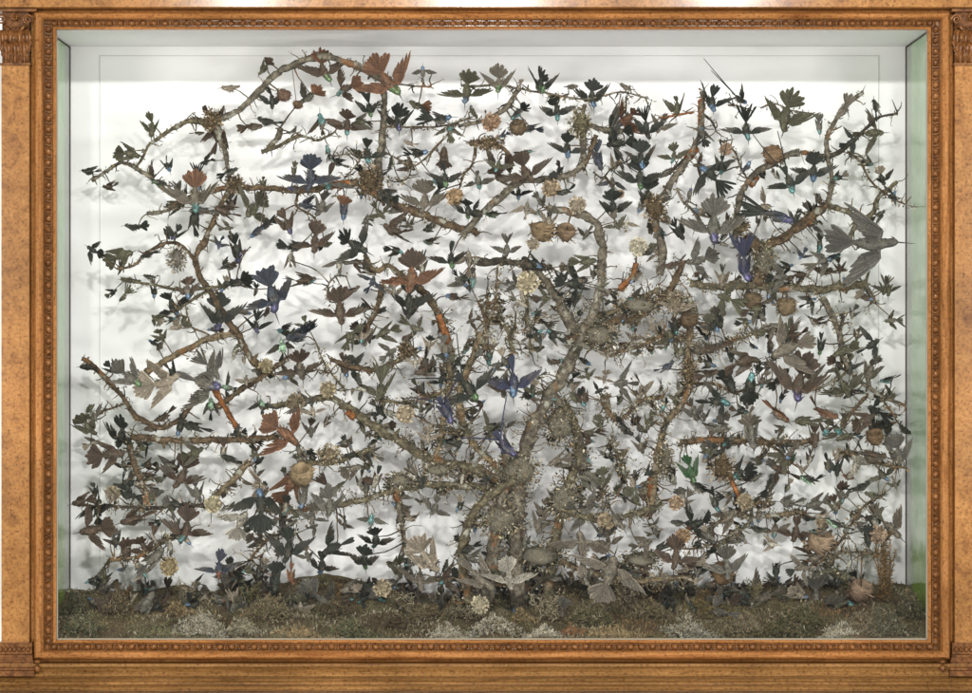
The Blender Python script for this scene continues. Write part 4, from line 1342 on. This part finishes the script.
CL = [(580, 124, 13, 17, [(.22, .19, .11), (.30, .26, .17), (.14, .12, .07)], 'shaggy mossy knot at the top of the central bough'), (722, 468, 15, 17, BRL, 'large brown lichen clump right of the trunk'),
 (655, 208, 13, 17, BRL, 'brown lichen clump on the upper right stem'), (738, 226, 13, 12, [(.16, .14, .08), (.22, .19, .12), (.25, .15, .07)], 'mossy clump under the long grey fan tail'),
 (765, 262, 14, 22, GRL, 'tall grey lichen mass where the right boughs meet'), (370, 180, 13, 18, BRL, 'brown lichen clump on the upright left bough'), (236, 184, 9, 9, BRL, 'brown lichen clump where the upper left stem meets the horizontal bough'),
 (489, 143, 16, 7, BRL, 'flat brown lichen clump on the short bough above centre'), (177, 258, 10, 15, [(.30, .27, .22), (.24, .2, .15)], 'grey lichen clump among the left twigs'), (212, 120, 10, 13, BRL, 'brown lichen tangle at the left end of the arch'),
 (600, 335, 24, 16, GRL, 'thick lichen mass at the trunk fork'), (640, 305, 26, 12, GRL + BRL, 'long brown lichen mass right of the trunk fork'), (560, 425, 22, 26, GRL, 'big grey lichen mass on the right trunk stem'),
 (520, 470, 26, 22, GRL, 'big tan lichen mass at mid trunk'), (500, 520, 26, 22, GRL, 'wide lichen mass low on the trunk'), (565, 500, 22, 22, GRL, 'grey lichen mass low right of the trunk'), (540, 555, 34, 16, GRL, 'spreading lichen mass around the tree foot'),
 (405, 350, 8, 8, BRL, 'brown lichen tuft on the small left bough'), (440, 470, 20, 10, GRL, 'lichen crust along the diagonal left bough'), (400, 480, 18, 9, GRL, 'lichen crust below the diagonal left bough'),
 (330, 455, 14, 11, [(.30, .24, .15), (.36, .3, .2)], 'tan lichen tuft on the lower left bough'), (675, 302, 12, 12, [(.34, .28, .19), (.26, .21, .14)], 'tan lichen tuft beside the dark right nest'), (666, 462, 9, 20, GRL, 'grey lichen sleeve on the right stem'),
 (640, 560, 26, 12, GRL, 'grey lichen bank right of the tree foot'), (690, 372, 9, 16, BRL, 'brown lichen sleeve on the upper right stem')]
for (x, y, rx, ry, pal, l) in CL: clump(x, y, rx, ry, pal, l, 320 + int(rx * ry * 1.1))

for k in sorted(TB):
    o = TB[k].build('trunk' if k < 0 else 'branch', M_BARK, tree); o.location = -tree.location
fo = flakes.build('lichen', M_FLAKE, tree); fo.location = -tree.location; fo['kind'] = 'stuff'
print('BRANCHES', len(TB), 'FLAKEFACES', len(flakes.f))

# ------------------------------------------------------------------ plants on the soil
def tuft(px, py, rx, rz, col, label, n, name='lichen_tuft', cat='lichen', group='pale lichen tufts along the front'):
    rz *= 1.45 if name == 'lichen_tuft' else 1.8; n = int(n * 1.3)
    rng = random.Random(int(px * 7 + py))
    best = min((abs(ground_h(at(px, py, y_).x, y_) + rz * PX * .5 - at(px, py, y_).z), y_) for y_ in [.022 + .006 * q for q in range(50)])
    y = best[1]; P = at(px, py, y); P.z = ground_h(P.x, P.y)
    m = MB()
    for q in range(int(n * 2.2)):
        x = rng.gauss(0, .48) * rx * PX; yy = rng.gauss(0, .34) * rx * PX * .6
        if P.y + yy < .018: yy = .018 - P.y
        u = math.exp(-(x / (rx * PX)) ** 2 * 1.4) * (.72 + .5 * noise.noise(Vector((x * 90, yy * 90, px))))
        h = rz * PX * u * rng.uniform(.25, 1.0)
        base = Vector((x, yy, ground_h(P.x + x, P.y + yy) - P.z + max(0, h - .006)))
        p = base
        f_ = rng.uniform(.5, 1.35); c = tuple(v * f_ for v in (col if rng.random() < .66 else rng.choice(mossc))); r = rng.uniform(.0005, .0010)
        for w_ in range(4):
            d = (Vector((0, -.35, .55)) + rndv(rng)).normalized(); e_ = p + d * rng.uniform(.003, .0075)
            m.tube([base, base.lerp(e_, .6) + rndv(rng) * .0008, e_], [r, r * .9, r * .6], 3, c)
            if rng.random() < .5: p = base.lerp(e_, .6)
    o = m.build(name, M_FLAKE); o.location = P
    tag(o, label, cat, group)
PALE = (.50, .455, .36); GRP = (.40, .37, .29); OCH = (.37, .27, .145)
for a in [(203, 622, 34, 20, GRP, 'widest pale grey lichen tuft at front left', 520), (176, 606, 16, 14, OCH, 'ochre tuft behind the widest pale tuft, front left', 200), (302, 632, 24, 11, OCH, 'ochre lichen tuft left of the dark soil hollow', 320),
          (240, 624, 18, 14, (.38, .34, .24), 'pale tuft at the right end of the widest one', 240), (445, 632, 26, 11, PALE, 'white lichen tuft right of the dark soil hollow', 340), (490, 622, 26, 14, PALE, 'white lichen tuft below the cream ball', 360),
          (542, 634, 20, 9, PALE, 'low white tuft at front centre', 220), (522, 612, 16, 12, OCH, 'ochre tuft under the white-winged bird', 200), (616, 633, 30, 9, OCH, 'long low ochre tuft right of centre', 320),
          (689, 626, 22, 16, GRP, 'domed grey lichen tuft right of centre', 380), (570, 628, 14, 9, (.30, .15, .07), 'reddish low tuft right of the white ones', 150), (836, 630, 18, 15, PALE, 'white lichen tuft at front right', 300),
          (426, 608, 20, 13, (.22, .17, .10), 'brown tuft behind the dark soil hollow', 220), (705, 602, 30, 12, (.26, .20, .09), 'yellow brown tuft behind the domed grey one', 260), (80, 618, 18, 18, (.16, .16, .09), 'olive tuft in the front left corner', 260),
          (350, 624, 26, 12, (.17, .17, .09), 'olive green tuft right of the ochre one', 260), (780, 628, 34, 13, (.13, .12, .06), 'dark olive tuft left of the white front right one', 330), (885, 618, 24, 18, (.15, .14, .09), 'dull olive tuft in the front right corner', 330)]:
    tuft(*a)
for a in [(118, 600, 22, 16, (.17, .13, .075), 'brown moss hummock among the birds at front left', 300), (160, 632, 22, 10, (.20, .19, .10), 'low green moss hummock left of the widest pale tuft', 220),
          (270, 604, 24, 15, (.24, .19, .11), 'tan moss hummock behind the ochre tuft', 300), (335, 605, 22, 14, (.15, .12, .07), 'dark moss hummock behind the olive green tuft', 260), (395, 618, 16, 12, (.12, .08, .05), 'dark brown hummock in the soil hollow', 180),
          (460, 606, 18, 13, (.24, .21, .14), 'grey tan hummock beside the cream ball', 220), (590, 612, 26, 15, (.17, .15, .08), 'olive hummock behind the long ochre tuft', 300), (650, 606, 24, 15, (.22, .17, .10), 'brown hummock behind the domed grey tuft', 280),
          (745, 620, 24, 13, (.26, .21, .13), 'tan hummock left of the dark olive tuft', 260), (800, 612, 28, 14, (.15, .14, .07), 'mossy hummock beneath the wide-winged grey bird', 300), (860, 618, 22, 13, (.24, .19, .12), 'tan hummock below the stump-like nest', 240),
          (910, 600, 16, 20, (.13, .12, .07), 'dark hummock against the right side pane', 260), (75, 600, 14, 18, (.12, .115, .065), 'dark hummock against the left side pane', 240)]:
    tuft(*a, 'moss_hummock', 'moss', 'moss hummocks on the soil')
# dried sprigs, the tall heather in the right-hand back corner first
def sprig(px, py, dep, h, sp, ns, pal, label, name='dried_sprig', grp='dried sprigs on the soil'):
    rng = random.Random(int(px)); P = at(px, py, dep); P.z = ground_h(P.x, P.y) - .002
    hs = empty(name, P); tag(hs, label, 'plant', grp)
    m = MB(); s2 = MB()
    for q in range(ns):
        a = Vector((rng.uniform(-.5, .5) * sp, rng.uniform(-.012, .012), 0)); tp = Vector((rng.uniform(-1, .8) * sp, rng.uniform(-.03, .01), rng.uniform(.5, 1) * h))
        pts = [a.lerp(tp, t / 6) + rndv(rng) * .002 for t in range(7)]
        s2.tube(pts, [.0013 * (1 - t / 9) for t in range(7)], 4, (.12, .08, .045))
        for t in range(int(750 * h)):
            u = rng.uniform(.05, 1); p = a.lerp(tp, u); d = (Vector((0, 0, .6)) + rndv(rng)).normalized(); s_ = d.cross(rndv(rng)).normalized()
            m.flake(p, d, s_, .0016, rng.uniform(.005, .012), rng.uniform(-.2, .2), rng.choice(pal))
    s2.build('stem', M_BARK, hs); m.build('foliage', M_FLAKE, hs)
HB = ((.20, .12, .05), (.14, .085, .035), (.26, .16, .07), (.10, .07, .035)); GB = ((.30, .26, .18), (.22, .19, .12), (.36, .31, .22)); OB = ((.16, .15, .07), (.12, .11, .055), (.22, .19, .10))
sprig(884, 602, .19, .155, .026, 14, HB, 'tall brown heather sprig standing in the right back corner', 'heather_sprig', None)
for a in [(186, 590, .24, .05, .03, 6, GB, 'pale dried sprig at lower left beside the teal-headed ground bird'), (250, 590, .22, .06, .03, 6, OB, 'olive sprig on the soil below the large blue-black bird'), (405, 592, .2, .055, .03, 6, GB, 'pale sprig under the wide tan fan'),
          (470, 594, .16, .07, .04, 7, GB, 'bushy pale sprig left of the tree foot'), (548, 596, .12, .07, .04, 8, GB, 'bushy pale sprig in front of the tree foot'), (628, 592, .2, .07, .04, 8, GB, 'tall pale sprig right of the tree foot'),
          (660, 590, .24, .06, .03, 6, HB, 'brown sprig below the brown fan tail'), (712, 590, .22, .06, .035, 7, HB, 'rusty brown sprig around the dark ground nest'), (758, 590, .24, .065, .03, 6, OB, 'olive sprig left of the wide-winged grey ground bird'),
          (845, 590, .25, .07, .03, 7, OB, 'olive sprig beside the stump-like nest'), (120, 586, .27, .05, .03, 6, HB, 'brown sprig in the back at far left'), (330, 588, .25, .05, .03, 6, HB, 'brown sprig at the back, left of the pale moss ball')]:
    sprig(*a)

# ------------------------------------------------------------------ camera, light
cam = bpy.data.cameras.new('camera'); co = bpy.data.objects.new('camera', cam); COL.objects.link(co)
co.location = (0, -CAMD, 0); co.rotation_euler = (R(90), 0, 0)
cam.sensor_width = 36; cam.lens = 36 * CAMD / (972 * PX); cam.clip_end = 100
sc.camera = co
def area(name, loc, target, sx, sy, power, col=(1, 1, 1)):
    l = bpy.data.lights.new(name, 'AREA'); l.shape = 'RECTANGLE'; l.size = sx; l.size_y = sy; l.energy = power; l.color = col
    o = bpy.data.objects.new(name, l); COL.objects.link(o); o.location = loc
    d = Vector(target) - Vector(loc); o.rotation_euler = d.to_track_quat('-Z', 'Y').to_euler()
    return o
area('studio_lamp', (0, -4.6, 1.45), (0, .3, 0), .2, .12, 96, (1, .99, .97))
area('studio_lamp', (-.95, -4.5, 1.45), (0, .3, -.1), .16, .12, 43, (1, .985, .95))
area('studio_lamp', (.95, -4.5, 1.45), (0, .3, -.1), .16, .12, 43, (.98, .985, 1))
area('added_fill', (-2.55, -4.4, .2), (-.1, .3, .05), 1.0, 1.5, 80, (1, .985, .95))  # added side fill to brighten the interior, no known source
area('added_fill', (2.55, -4.4, .2), (.1, .3, .05), 1.0, 1.5, 80, (.985, .985, 1))  # matching added fill on the right, equally made up
area('added_fill', (0, -4.3, -1.85), (0, .3, .1), 3.0, .6, 112, (1, .98, .95))  # added low fill imitating light bounced off the floor
w = bpy.data.worlds.new('World'); sc.world = w; w.use_nodes = True
bg = w.node_tree.nodes['Background']; bg.inputs[0].default_value = (1, .985, .96, 1); bg.inputs[1].default_value = .26
sc.view_settings.view_transform = 'Standard'; sc.view_settings.look = 'None'; sc.view_settings.exposure = 0; sc.view_settings.gamma = 1
